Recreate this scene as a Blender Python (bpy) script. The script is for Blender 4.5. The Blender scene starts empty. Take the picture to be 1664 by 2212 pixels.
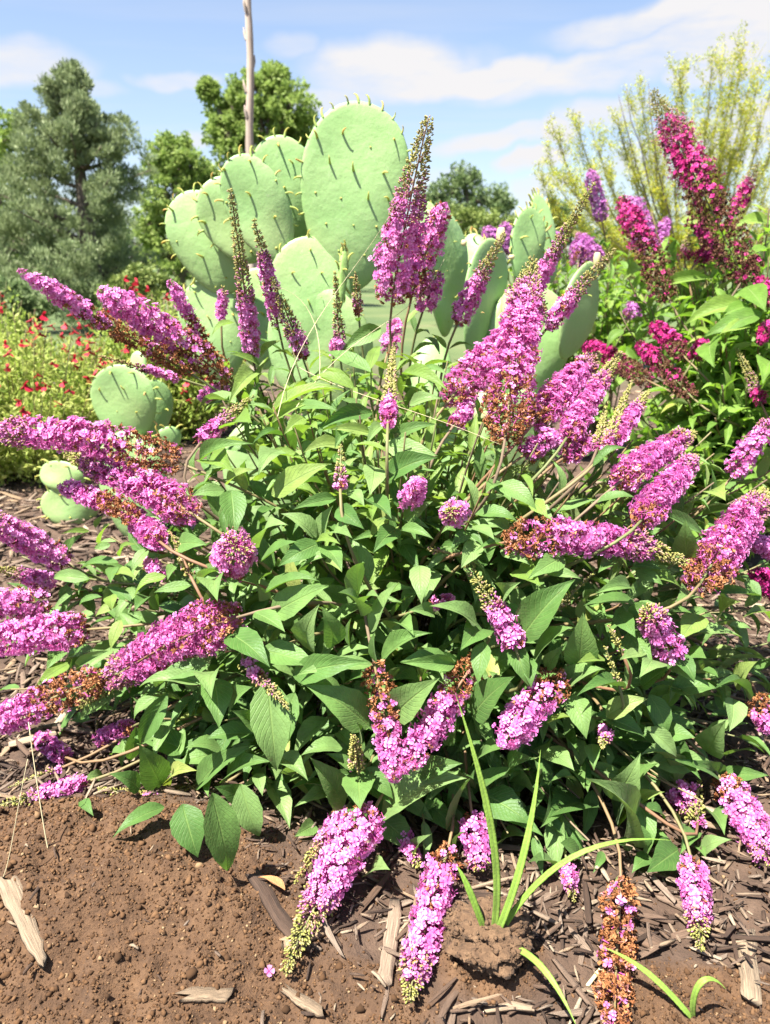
import bpy, math, random
import numpy as np
from mathutils import Matrix, Vector

rng = np.random.default_rng(7)
random.seed(7)
scene = bpy.context.scene
COL = scene.collection
PI = math.pi

# ------------------------------------------------------------------ camera
PITCH = math.radians(18.4)
HALF = math.radians(34.5)
CAM = np.array([0.0, 0.0, 0.75])
F, CX, CY = 1106 / math.tan(HALF), 832.0, 1106.0       # the lens in units of a 1664 x 2212 picture
cd = bpy.data.cameras.new('camera')
cam = bpy.data.objects.new('camera', cd)
COL.objects.link(cam)
cam.location = CAM
cam.rotation_euler = (PI / 2 - PITCH, 0, 0)
cd.sensor_fit = 'VERTICAL'
cd.sensor_height = 24
cd.lens = 12 / math.tan(HALF)
cd.clip_start, cd.clip_end = 0.02, 2000
cd.dof.use_dof = True
cd.dof.focus_distance = 0.92
cd.dof.aperture_fstop = 5.0
scene.camera = cam

# ------------------------------------------------------------------ light
SUN = np.array([-0.34, -0.30, 1.0]); SUN /= np.linalg.norm(SUN)
SKY_STRENGTH, EXPOSURE, SUN_STRENGTH = 0.058, 1.95, 5.0
sl = bpy.data.lights.new('sun', 'SUN')
sl.energy = SUN_STRENGTH
sl.angle = math.radians(0.55)
sl.color = (1.0, 0.95, 0.87)
so = bpy.data.objects.new('sun', sl)
COL.objects.link(so)
so.rotation_euler = Vector(SUN).to_track_quat('Z', 'Y').to_euler()
vs = scene.view_settings
vs.view_transform = 'Standard'; vs.look = 'None'; vs.exposure = EXPOSURE; vs.gamma = 1
vs.use_curve_mapping = False
scene.cycles.use_denoising = True
scene.cycles.max_bounces = 7
scene.cycles.diffuse_bounces = 4
scene.cycles.transmission_bounces = 4


def ray(px, py):
    u, v = (px - CX) / F, (CY - py) / F
    return np.array([u, math.cos(PITCH) + v * math.sin(PITCH), -math.sin(PITCH) + v * math.cos(PITCH)])


def at(px, py, Y):
    d = ray(px, py)
    return CAM + d * (Y / d[1])


FWD = np.array([0, math.cos(PITCH), -math.sin(PITCH)])
UPC = np.array([0, math.sin(PITCH), math.cos(PITCH)])


def project(P):
    q = np.atleast_2d(P) - CAM
    dz = np.maximum(q @ FWD, 1e-3)
    return CX + F * q[:, 0] / dz, CY - F * (q @ UPC) / dz, dz


def mpp(P):
    return float((np.asarray(P) - CAM) @ FWD) / F


def s2l(r, g, b):
    f = lambda c: (c / 255 / 12.92) if c <= 10 else ((c / 255 + 0.055) / 1.055) ** 2.4
    return (f(r), f(g), f(b), 1.0)


# ------------------------------------------------------------------ sky
world = bpy.data.worlds.new('World')
scene.world = world
world.use_nodes = True
wt = world.node_tree
wt.nodes.clear()


def nd(nt, typ, props=None, **ins):
    n = nt.nodes.new(typ)
    for k, v in (props or {}).items():
        setattr(n, k, v)
    for k, v in ins.items():
        key = int(k[1:]) if k[0] == 'i' and k[1:].isdigit() else k.replace('_', ' ')
        s = n.inputs[key]
        if isinstance(v, bpy.types.NodeSocket):
            nt.links.new(v, s)
        else:
            s.default_value = v
    return n


def mth(nt, op, a, b=0.0, c=0.0, clamp=False):
    return nd(nt, 'ShaderNodeMath', dict(operation=op, use_clamp=clamp), i0=a, i1=b, i2=c).outputs[0]


sky = nd(wt, 'ShaderNodeTexSky', dict(sky_type='NISHITA', sun_disc=False,
         sun_elevation=math.asin(SUN[2]), sun_rotation=math.atan2(SUN[0], SUN[1]),
         altitude=300.0, air_density=1.0, dust_density=1.1, ozone_density=1.4))
tc = nd(wt, 'ShaderNodeTexCoord')
sep = nd(wt, 'ShaderNodeSeparateXYZ', i0=tc.outputs['Generated'])
az = mth(wt, 'ARCTAN2', sep.outputs[0], sep.outputs[1])
el = mth(wt, 'ARCSINE', sep.outputs[2])
ae = nd(wt, 'ShaderNodeCombineXYZ', i0=az, i1=el).outputs[0]
stretch = nd(wt, 'ShaderNodeMapping', dict(vector_type='POINT'), Vector=ae, Rotation=(0, 0, -0.25), Scale=(5.0, 19.0, 1)).outputs[0]
fib = nd(wt, 'ShaderNodeTexNoise', Vector=stretch, Scale=1.0, Detail=7.0, Roughness=0.6).outputs['Fac']
warpn = nd(wt, 'ShaderNodeTexNoise', Vector=ae, Scale=7.0, Detail=4.0).outputs['Color']
wv = nd(wt, 'ShaderNodeVectorMath', dict(operation='SUBTRACT'), i0=warpn, i1=(0.5, 0.5, 0.5)).outputs[0]
wv = nd(wt, 'ShaderNodeVectorMath', dict(operation='MULTIPLY'), i0=wv, i1=(0.20, 0.065, 0)).outputs[0]
aew = nd(wt, 'ShaderNodeVectorMath', dict(operation='ADD'), i0=ae, i1=wv).outputs[0]


def azel(px, py):
    d = ray(px, py); d /= np.linalg.norm(d)
    return math.atan2(d[0], d[1]), math.asin(d[2])


CLOUDS = [  # centre, half length, half thickness (picture units), slope, strength
    (830, 150, 230, 75, 0.00, 1.0), (1000, 175, 250, 42, 0.06, 0.95), (1300, 145, 330, 46, 0.16, 1.0),
    (1560, 90, 260, 60, 0.18, 1.0), (1450, 30, 330, 42, 0.10, 0.85), (1640, 30, 160, 60, 0.1, 0.9),
    (720, 215, 150, 40, 0.1, 0.7), (40, 140, 190, 48, 0.00, 0.85), (180, 205, 110, 22, 0, 0.35),
    (1090, 305, 200, 24, 0.16, 0.75), (1300, 240, 170, 36, 0.12, 0.7), (380, 188, 90, 20, 0.05, 0.55),
    (605, 95, 70, 30, 0.1, 0.4), (420, 300, 60, 24, 0.1, 0.7), (1180, 290, 60, 34, 0.0, 1.0),
    (1150, 350, 60, 28, 0.1, 1.0), (1560, 165, 70, 28, 0.0, 1.0), (1600, 290, 160, 70, 0.1, 0.85),
    (1160, 410, 60, 28, 0.1, 0.8), (960, 390, 120, 30, 0.1, 0.4), (1450, 330, 200, 60, 0.1, 0.6)]
acc = None
for (px, py, a, b, slope, st) in CLOUDS:
    a0, e0 = azel(px, py)
    sc = 1 / F * 0.86
    v = nd(wt, 'ShaderNodeMapping', dict(vector_type='TEXTURE'), Vector=aew, Location=(a0, e0, 0),
           Rotation=(0, 0, math.atan(slope)), Scale=(a * sc, b * sc, 1)).outputs[0]
    ln = nd(wt, 'ShaderNodeVectorMath', dict(operation='LENGTH'), i0=v).outputs['Value']
    m = nd(wt, 'ShaderNodeMapRange', dict(interpolation_type='SMOOTHSTEP'), Value=ln, From_Min=1.1, From_Max=0.45,
           To_Min=0.0, To_Max=st).outputs[0]
    acc = m if acc is None else mth(wt, 'MAXIMUM', acc, m)
zz = mth(wt, 'MAXIMUM', sep.outputs[2], 0.06)
plane = nd(wt, 'ShaderNodeVectorMath', dict(operation='SCALE'), i0=tc.outputs['Generated'], Scale=mth(wt, 'DIVIDE', 1.0, zz)).outputs[0]
gen = nd(wt, 'ShaderNodeTexNoise', Vector=nd(wt, 'ShaderNodeMapping', Vector=plane, Rotation=(0, 0, 0.4), Scale=(0.35, 1.0, 0)).outputs[0],
         Scale=1.1, Detail=6.0).outputs['Fac']
gen = nd(wt, 'ShaderNodeMapRange', Value=gen, From_Min=0.52, From_Max=0.78, To_Min=0.0, To_Max=0.55).outputs[0]
fibm = nd(wt, 'ShaderNodeMapRange', Value=fib, From_Min=0.26, From_Max=0.58, To_Min=0.35, To_Max=1.25).outputs[0]
cm = mth(wt, 'MULTIPLY', acc, fibm)
cm = mth(wt, 'MAXIMUM', cm, mth(wt, 'MULTIPLY', gen, 0.5), clamp=True)
haze = nd(wt, 'ShaderNodeMapRange', Value=el, From_Min=0.0, From_Max=0.42, To_Min=0.30, To_Max=0.05).outputs[0]
cw = 0.93 / (SKY_STRENGTH * 2 ** EXPOSURE)
tint = nd(wt, 'ShaderNodeMix', dict(data_type='RGBA', blend_type='MULTIPLY'), Factor=1.0,
          A=sky.outputs[0], B=(0.95, 0.945, 0.985, 1)).outputs['Result']
tint = nd(wt, 'ShaderNodeMix', dict(data_type='RGBA'), Factor=haze, A=tint, B=(cw * .84, cw * .90, cw, 1)).outputs['Result']
skyc = nd(wt, 'ShaderNodeMix', dict(data_type='RGBA'), Factor=cm, A=tint, B=(cw, cw * 0.985, cw * 1.0, 1)).outputs['Result']
bg = nd(wt, 'ShaderNodeBackground', Color=skyc, Strength=SKY_STRENGTH)
wt.links.new(bg.outputs[0], nd(wt, 'ShaderNodeOutputWorld').inputs['Surface'])

# ------------------------------------------------------------------ helpers: objects and meshes
LOC = {}


def tag(o, label=None, cat=None, group=None, kind=None):
    if label: o['label'] = label
    if cat: o['category'] = cat
    if group: o['group'] = group
    if kind: o['kind'] = kind
    return o


def empty(name, loc):
    o = bpy.data.objects.new(name, None)
    o.empty_display_size = 0.05
    COL.objects.link(o)
    o.location = loc
    LOC[o] = np.array(loc, float)
    return o


def make_mesh(name, V, faces, mat=None, attrs=None, uv=None, smooth=True):
    me = bpy.data.meshes.new(name)
    V = np.asarray(V, np.float32)
    me.vertices.add(len(V))
    me.vertices.foreach_set('co', V.ravel())
    faces = [np.asarray(f, np.int32) for f in faces if len(f)]
    idx = np.concatenate([f.ravel() for f in faces])
    tot = np.concatenate([np.full(len(f), f.shape[1], np.int32) for f in faces])
    st = np.concatenate([[0], np.cumsum(tot)[:-1]]).astype(np.int32)
    me.loops.add(len(idx)); me.loops.foreach_set('vertex_index', idx)
    me.polygons.add(len(tot)); me.polygons.foreach_set('loop_start', st)
    if smooth:
        me.polygons.foreach_set('use_smooth', np.ones(len(tot), bool))
    if uv is not None:
        l = me.uv_layers.new(name='UVMap')
        l.data.foreach_set('uv', np.asarray(uv, np.float32)[idx].ravel())
    for k, a in (attrs or {}).items():
        at_ = me.attributes.new(k, 'FLOAT', 'POINT')
        at_.data.foreach_set('value', np.asarray(a, np.float32))
    if mat: me.materials.append(mat)
    me.update(calc_edges=True)
    return me


def add(name, me, parent=None, origin=(0, 0, 0)):
    o = bpy.data.objects.new(name, me)
    COL.objects.link(o)
    origin = np.array(origin, float)
    LOC[o] = origin
    if parent is not None:
        o.parent = parent
        o.location = origin - LOC[parent]
    else:
        o.location = origin
    return o


def build(name, V, faces, mat, parent=None, origin=None, **kw):
    if origin is None:
        origin = LOC[parent] if parent is not None else np.zeros(3)
    origin = np.asarray(origin, float)
    return add(name, make_mesh(name, np.asarray(V) - origin, faces, mat, **kw), parent, origin)


class MB:
    """collects pieces of ONE mesh"""
    def __init__(self):
        self.V, self.F3, self.F4, self.A, self.UV, self.n = [], [], [], {}, [], 0

    def put(self, V, f3=None, f4=None, uv=None, **attrs):
        V = np.asarray(V, float)
        if f3 is not None and len(f3): self.F3.append(np.asarray(f3) + self.n)
        if f4 is not None and len(f4): self.F4.append(np.asarray(f4) + self.n)
        self.V.append(V)
        if uv is not None: self.UV.append(uv)
        for k, a in attrs.items():
            self.A.setdefault(k, []).append(np.broadcast_to(a, (len(V),)))
        self.n += len(V)

    def mesh(self, name, mat, smooth=True, off=(0, 0, 0)):
        fs = []
        if self.F3: fs.append(np.concatenate(self.F3))
        if self.F4: fs.append(np.concatenate(self.F4))
        return make_mesh(name, np.concatenate(self.V) - np.asarray(off), fs, mat, smooth=smooth,
                         attrs={k: np.concatenate(v) for k, v in self.A.items()},
                         uv=np.concatenate(self.UV) if self.UV else None)

    def obj(self, name, mat, parent=None, origin=None, smooth=True):
        if origin is None:
            origin = LOC[parent] if parent is not None else np.zeros(3)
        return add(name, self.mesh(name, mat, smooth, origin), parent, origin)


def unit(v):
    v = np.asarray(v, float)
    return v / np.maximum(np.linalg.norm(v, axis=-1, keepdims=True), 1e-9)


def frames(Nv, spin=None, r=None):
    """(n,3,3) matrices whose z column is Nv, spun at random"""
    r = r or rng
    Nv = unit(Nv)
    a = unit(r.normal(size=Nv.shape))
    x = unit(np.cross(Nv, a))
    y = np.cross(Nv, x)
    return np.stack([x, y, Nv], axis=2)


def inst(TV, TF, M, P, S):
    """copies of a template: M (n,3,3), P (n,3), S (n,) or (n,3)"""
    S = np.asarray(S, float)
    if S.ndim == 1: S = S[:, None].repeat(3, 1)
    n, k = len(P), len(TV)
    V = np.einsum('nij,nkj->nki', M, TV[None] * S[:, None, :]) + P[:, None, :]
    Fs = (TF[None] + (np.arange(n) * k)[:, None, None]).reshape(-1, TF.shape[1])
    return V.reshape(-1, 3), Fs


def tube(pts, rad, sides=6, cap=True):
    pts = np.asarray(pts, float)
    n = len(pts)
    rad = np.broadcast_to(rad, (n,)).astype(float)
    T = unit(np.gradient(pts, axis=0))
    ref = np.array([0.3, 0.2, 1.0]) if abs(T[0][2]) < 0.9 else np.array([1.0, 0.2, 0.1])
    X = unit(np.cross(T, ref)); Y = np.cross(T, X)
    a = np.linspace(0, 2 * PI, sides, endpoint=False)
    V = (pts[:, None] + rad[:, None, None] * (np.cos(a)[None, :, None] * X[:, None] + np.sin(a)[None, :, None] * Y[:, None])).reshape(-1, 3)
    i = np.arange(n - 1)[:, None] * sides
    j = np.arange(sides)[None]
    jn = (j + 1) % sides
    f4 = np.stack([i + j, i + jn, i + sides + jn, i + sides + j], -1).reshape(-1, 4)
    f3 = []
    if cap:
        V = np.vstack([V, pts[-1] + T[-1] * rad[-1] * 0.6])
        e = len(V) - 1
        b = (n - 1) * sides
        f3 = [(b + k, b + (k + 1) % sides, e) for k in range(sides)]
    return V, np.array(f3, int).reshape(-1, 3), f4


def bez(P, n):
    t = np.linspace(0, 1, n)[:, None]
    P = [np.asarray(p, float) for p in P]
    if len(P) == 3:
        return (1 - t) ** 2 * P[0] + 2 * t * (1 - t) * P[1] + t ** 2 * P[2]
    return (1 - t) ** 3 * P[0] + 3 * t * (1 - t) ** 2 * P[1] + 3 * t ** 2 * (1 - t) * P[2] + t ** 3 * P[3]


# ------------------------------------------------------------------ value noise for the terrain
TAB = np.random.default_rng(11).random((256, 256))


def vn(x, y):
    x, y = np.asarray(x, float), np.asarray(y, float)
    xi, yi = np.floor(x).astype(int), np.floor(y).astype(int)
    fx, fy = x - xi, y - yi
    fx, fy = fx * fx * (3 - 2 * fx), fy * fy * (3 - 2 * fy)
    g = lambda a, b: TAB[a & 255, b & 255]
    return (g(xi, yi) * (1 - fx) + g(xi + 1, yi) * fx) * (1 - fy) + (g(xi, yi + 1) * (1 - fx) + g(xi + 1, yi + 1) * fx) * fy - 0.5


def fbm(x, y, o=4):
    s, a = 0, 1.0
    for k in range(o):
        s = s + a * vn(x * 2 ** k + 17 * k, y * 2 ** k + 31 * k)
        a *= 0.5
    return s


def gpt(px, py, z=0.0):
    d = ray(px, py)
    return CAM + d * ((z - CAM[2]) / d[2])


SOILC = gpt(210, 1990)
CLOD = gpt(1050, 2080)
SOILR = gpt(1540, 2190)


def soil_mask(x, y):
    w = fbm(x * 7, y * 7, 3) * 0.10
    d = np.sqrt(((x - SOILC[0] + 0.04) / 0.34) ** 2 + ((y - SOILC[1] + 0.03) / 0.20) ** 2) + w * 2.4
    m = np.clip((1.10 - d) / 0.25, 0, 1)
    d2 = np.sqrt(((x - SOILR[0]) / 0.13) ** 2 + ((y - SOILR[1]) / 0.06) ** 2) + w * 4
    d3 = np.sqrt(((x - CLOD[0]) / 0.07) ** 2 + ((y - CLOD[1]) / 0.06) ** 2) + w * 2
    d4 = np.sqrt(((x - gpt(700, 2180)[0]) / 0.12) ** 2 + ((y - gpt(700, 2180)[1]) / 0.05) ** 2) + w * 4
    return np.maximum.reduce([m, np.clip((1.1 - d2) / .3, 0, 1), np.clip((1.1 - d3) / .3, 0, 1), 0.8 * np.clip((1.1 - d4) / .3, 0, 1)])


def hz(x, y):
    x, y = np.asarray(x, float), np.asarray(y, float)
    near = np.exp(-((x / 1.6) ** 2 + ((y - 1.0) / 1.6) ** 2))
    h = 0.02 * fbm(x * 2.3, y * 2.3, 3) + 0.010 * fbm(x * 14, y * 14, 3) * near
    m = soil_mask(x, y)
    h = h + 0.078 * np.exp(-(((x - SOILC[0]) / 0.25) ** 2 + ((y - SOILC[1] - 0.03) / 0.15) ** 2))
    h = h + 0.030 * np.exp(-(((x - CLOD[0]) / 0.045) ** 2 + ((y - CLOD[1]) / 0.04) ** 2))
    h = h + m * (0.018 * fbm(x * 30, y * 30, 5) + 0.016 * np.abs(fbm(x * 20 + 5, y * 20, 3)) + .004 * np.abs(fbm(x * 90, y * 90, 2)))
    return h


# ------------------------------------------------------------------ materials
def newmat(name):
    m = bpy.data.materials.new(name)
    m.use_nodes = True
    nt = m.node_tree
    nt.nodes.clear()
    return m, nt


def out(nt, sh, disp=None):
    o = nd(nt, 'ShaderNodeOutputMaterial')
    nt.links.new(sh, o.inputs['Surface'])


def ramp(nt, fac, stops):
    r = nd(nt, 'ShaderNodeValToRGB', Fac=fac)
    e = r.color_ramp.elements
    while len(e) < len(stops): e.new(0.5)
    for q, (p, c) in zip(e, stops):
        q.position, q.color = p, c
    return r.outputs[0]


def mixc(nt, f, a, b, mode='MIX'):
    return nd(nt, 'ShaderNodeMix', dict(data_type='RGBA', blend_type=mode), Factor=f, A=a, B=b).outputs['Result']


def attr(nt, name):
    return nd(nt, 'ShaderNodeAttribute', dict(attribute_name=name)).outputs['Fac']


def indiv(nt):
    """a random number of each piece, whether it is an object of its own or one of many in a mesh"""
    r = mth(nt, 'ADD', attr(nt, 'rnd'), nd(nt, 'ShaderNodeObjectInfo').outputs['Random'])
    return mth(nt, 'FRACT', r)


def mixrgb(a, b): return tuple((p + q) / 2 for p, q in zip(a, b))


def leaf_material(name, dark, mid, light, back, vein, transl=0.35, veins=11.0, spots=True):
    m, nt = newmat(name)
    uv = nd(nt, 'ShaderNodeSeparateXYZ', i0=nd(nt, 'ShaderNodeTexCoord').outputs['UV'])
    u = mth(nt, 'ABSOLUTE', mth(nt, 'SUBTRACT', uv.outputs[0], 0.5))       # 0 at the midrib, 0.5 at the edge
    v = uv.outputs[1]
    ir = indiv(nt)
    geo = nd(nt, 'ShaderNodeNewGeometry')
    nz = nd(nt, 'ShaderNodeTexNoise', Vector=geo.outputs['Position'], Scale=55.0, Detail=4.0)
    ph = mth(nt, 'FRACT', mth(nt, 'ADD', mth(nt, 'SUBTRACT', mth(nt, 'MULTIPLY', v, veins), mth(nt, 'MULTIPLY', u, veins * 0.62)),
                              mth(nt, 'MULTIPLY', nz.outputs['Fac'], 0.35)))
    tri = mth(nt, 'ABSOLUTE', mth(nt, 'SUBTRACT', ph, 0.5))                # 0.5 on a side vein
    sv = nd(nt, 'ShaderNodeMapRange', dict(interpolation_type='SMOOTHSTEP'), Value=tri, From_Min=0.36, From_Max=0.5).outputs[0]
    mr = nd(nt, 'ShaderNodeMapRange', dict(interpolation_type='SMOOTHSTEP'), Value=u, From_Min=0.045, From_Max=0.0).outputs[0]
    vmask = mth(nt, 'MAXIMUM', mth(nt, 'MULTIPLY', sv, 0.55), mr)
    base = ramp(nt, ir, [(0.0, dark), (0.5, mid), (0.95, light), (1.0, mixrgb(light, (0.34, 0.31, 0.06, 1)) if spots else light)])
    mott = nd(nt, 'ShaderNodeMapRange', Value=nz.outputs['Fac'], From_Min=0.3, From_Max=0.7, To_Min=0.82, To_Max=1.16).outputs[0]
    base = mixc(nt, 1.0, base, nd(nt, 'ShaderNodeCombineColor', i0=mott, i1=mott, i2=mott).outputs[0], 'MULTIPLY')
    base = mixc(nt, mth(nt, 'MULTIPLY', vmask, 0.55), base, vein)
    if spots:
        sp = nd(nt, 'ShaderNodeTexNoise', Vector=geo.outputs['Position'], Scale=26.0, Detail=5.0, Roughness=0.7).outputs['Fac']
        sp = nd(nt, 'ShaderNodeMapRange', Value=sp, From_Min=0.69, From_Max=0.76, To_Max=0.65).outputs[0]
        base = mixc(nt, sp, base, (0.10, 0.065, 0.03, 1))
    colr = mixc(nt, geo.outputs['Backfacing'], base, back)
    hgt = mth(nt, 'SUBTRACT', mth(nt, 'MULTIPLY', nd(nt, 'ShaderNodeTexVoronoi', Vector=geo.outputs['Position'], Scale=330.0).outputs['Distance'], 0.35),
              mth(nt, 'MULTIPLY', vmask, 0.9))
    bump = nd(nt, 'ShaderNodeBump', Height=hgt, Strength=0.55, Distance=0.0016).outputs[0]
    p = nd(nt, 'ShaderNodeBsdfPrincipled', Base_Color=colr, Roughness=0.52, Normal=bump)
    p.inputs['Specular IOR Level'].default_value = 0.32
    p.inputs['Sheen Weight'].default_value = 0.03
    p.inputs['Sheen Roughness'].default_value = 0.5
    tcol = mixc(nt, 1.0, base, (1.4, 1.55, 0.6, 1), 'MULTIPLY')
    tr = nd(nt, 'ShaderNodeBsdfTranslucent', Color=tcol, Normal=bump)
    out(nt, nd(nt, 'ShaderNodeMixShader', i0=transl, i1=p.outputs[0], i2=tr.outputs[0]).outputs[0])
    return m


def piece_material(name, stops, shade_lo=None, transl=0.0, rough=0.6, tcol=None):
    """colour from each piece's random number; shade_lo tints the throat / base of the piece"""
    m, nt = newmat(name)
    c = ramp(nt, indiv(nt), stops)
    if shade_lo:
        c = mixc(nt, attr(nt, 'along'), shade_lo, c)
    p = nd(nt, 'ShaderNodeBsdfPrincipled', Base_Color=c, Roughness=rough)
    p.inputs['Specular IOR Level'].default_value = 0.3
    sh = p.outputs[0]
    if transl:
        t = nd(nt, 'ShaderNodeBsdfTranslucent', Color=c)
        sh = nd(nt, 'ShaderNodeMixShader', i0=transl, i1=sh, i2=t.outputs[0]).outputs[0]
    out(nt, sh)
    return m


M = {}
M['leaf'] = leaf_material('butterfly_bush_leaf', (0.064, 0.145, 0.030, 1), (0.118, 0.218, 0.055, 1), (0.182, 0.285, 0.095, 1),
                          (0.20, 0.28, 0.095, 1), (0.190, 0.290, 0.080, 1), 0.30)
M['young'] = leaf_material('young_leaf', (0.140, 0.240, 0.040, 1), (0.180, 0.280, 0.054, 1), (0.225, 0.310, 0.080, 1),
                           (0.25, 0.32, 0.13, 1), (0.21, 0.28, 0.11, 1), 0.38, spots=False)
M['leaf_b'] = leaf_material('magenta_bush_leaf', (0.105, 0.210, 0.030, 1), (0.160, 0.285, 0.042, 1), (0.230, 0.340, 0.065, 1),
                            (0.28, 0.36, 0.14, 1), (0.24, 0.33, 0.11, 1), 0.42)
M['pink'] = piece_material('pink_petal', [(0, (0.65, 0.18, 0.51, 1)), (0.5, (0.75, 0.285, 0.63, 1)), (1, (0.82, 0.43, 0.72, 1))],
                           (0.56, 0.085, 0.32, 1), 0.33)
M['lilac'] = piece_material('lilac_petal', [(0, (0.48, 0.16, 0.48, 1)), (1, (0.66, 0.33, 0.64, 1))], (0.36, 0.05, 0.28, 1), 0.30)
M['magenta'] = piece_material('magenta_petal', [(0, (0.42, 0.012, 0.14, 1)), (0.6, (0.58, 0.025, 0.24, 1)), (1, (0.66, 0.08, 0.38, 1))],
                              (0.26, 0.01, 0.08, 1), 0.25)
M['wither'] = piece_material('withered_petal', [(0, (0.17, 0.060, 0.022, 1)), (0.5, (0.31, 0.125, 0.045, 1)), (0.9, (0.44, 0.21, 0.085, 1)), (1, (0.50, 0.20, 0.24, 1))],
                             None, 0.15, 0.8)
M['wither_dark'] = piece_material('dark_withered_petal', [(0, (0.075, 0.032, 0.018, 1)), (0.5, (0.15, 0.06, 0.034, 1)), (0.9, (0.20, 0.12, 0.055, 1)), (1, (0.30, 0.03, 0.12, 1))],
                                  None, 0.1, 0.8)
M['bud'] = piece_material('flower_bud', [(0, (0.23, 0.24, 0.05, 1)), (0.6, (0.37, 0.34, 0.10, 1)), (0.88, (0.44, 0.36, 0.17, 1)), (1, (0.50, 0.24, 0.28, 1))],
                          (0.19, 0.21, 0.05, 1), 0.18)
M['bud_pink'] = piece_material('pink_bud', [(0, (0.28, 0.22, 0.07, 1)), (0.35, (0.36, 0.16, 0.17, 1)), (0.7, (0.44, 0.12, 0.33, 1)), (1, (0.55, 0.2, 0.46, 1))],
                               (0.17, 0.13, 0.04, 1), 0.15)
M['stem'] = piece_material('stem', [(0, (0.13, 0.15, 0.055, 1)), (0.6, (0.17, 0.145, 0.065, 1)), (1, (0.20, 0.105, 0.06, 1))])
M['woody'] = piece_material('woody_stem', [(0, (0.10, 0.07, 0.045, 1)), (1, (0.19, 0.14, 0.09, 1))], rough=0.85)


def cactus_material(name, c1, c2):
    m, nt = newmat(name)
    geo = nd(nt, 'ShaderNodeNewGeometry')
    n1 = nd(nt, 'ShaderNodeTexNoise', Vector=geo.outputs['Position'], Scale=9.0, Detail=5.0, Roughness=0.6).outputs['Fac']
    n2 = nd(nt, 'ShaderNodeTexNoise', Vector=geo.outputs['Position'], Scale=75.0, Detail=3.0).outputs['Fac']
    c = ramp(nt, n1, [(0.3, c1), (0.7, c2)])
    c = mixc(nt, nd(nt, 'ShaderNodeMapRange', Value=n2, From_Min=0.62, From_Max=0.75, To_Max=0.25).outputs[0], c, (0.42, 0.48, 0.30, 1))
    scar = nd(nt, 'ShaderNodeTexNoise', Vector=geo.outputs['Position'], Scale=21.0, Detail=6.0, Roughness=0.75).outputs['Fac']
    c = mixc(nt, nd(nt, 'ShaderNodeMapRange', Value=scar, From_Min=0.66, From_Max=0.73, To_Max=0.6).outputs[0], c, (0.33, 0.30, 0.17, 1))
    big = nd(nt, 'ShaderNodeTexNoise', Vector=geo.outputs['Position'], Scale=4.0, Detail=3.0).outputs['Fac']
    c = mixc(nt, nd(nt, 'ShaderNodeMapRange', Value=big, From_Min=0.48, From_Max=0.68, To_Max=0.55).outputs[0], c, (0.34, 0.43, 0.17, 1))
    fine = nd(nt, 'ShaderNodeTexNoise', Vector=geo.outputs['Position'], Scale=240.0, Detail=2.0).outputs['Fac']
    c = mixc(nt, nd(nt, 'ShaderNodeMapRange', Value=fine, From_Min=0.60, From_Max=0.72, To_Max=0.35).outputs[0], c, (0.16, 0.27, 0.09, 1))
    b = nd(nt, 'ShaderNodeBump', Height=mth(nt, 'ADD', n1, mth(nt, 'MULTIPLY', n2, 0.1)), Strength=0.25, Distance=0.02).outputs[0]
    p = nd(nt, 'ShaderNodeBsdfPrincipled', Base_Color=c, Roughness=0.5, Normal=b)
    p.inputs['Subsurface Weight'].default_value = 0.05
    p.inputs['Subsurface Radius'].default_value = (0.010, 0.020, 0.006)
    out(nt, p.outputs[0])
    return m


M['pad'] = cactus_material('cactus_pad', (0.215, 0.375, 0.125, 1), (0.285, 0.440, 0.170, 1))
M['pad_pale'] = cactus_material('cactus_pad_pale', (0.26, 0.31, 0.13, 1), (0.34, 0.35, 0.17, 1))
M['pad_young'] = cactus_material('cactus_pad_young', (0.22, 0.37, 0.09, 1), (0.30, 0.45, 0.13, 1))
M['horn'] = piece_material('areole_leaf', [(0, (0.46, 0.52, 0.12, 1)), (0.6, (0.56, 0.50, 0.12, 1)), (0.88, (0.62, 0.46, 0.12, 1)), (1, (0.64, 0.34, 0.14, 1))],
                           (0.32, 0.48, 0.15, 1), 0.35)
M['fruit'] = piece_material('cactus_fruit', [(0, (0.50, 0.42, 0.24, 1)), (1, (0.58, 0.46, 0.25, 1))])


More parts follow.
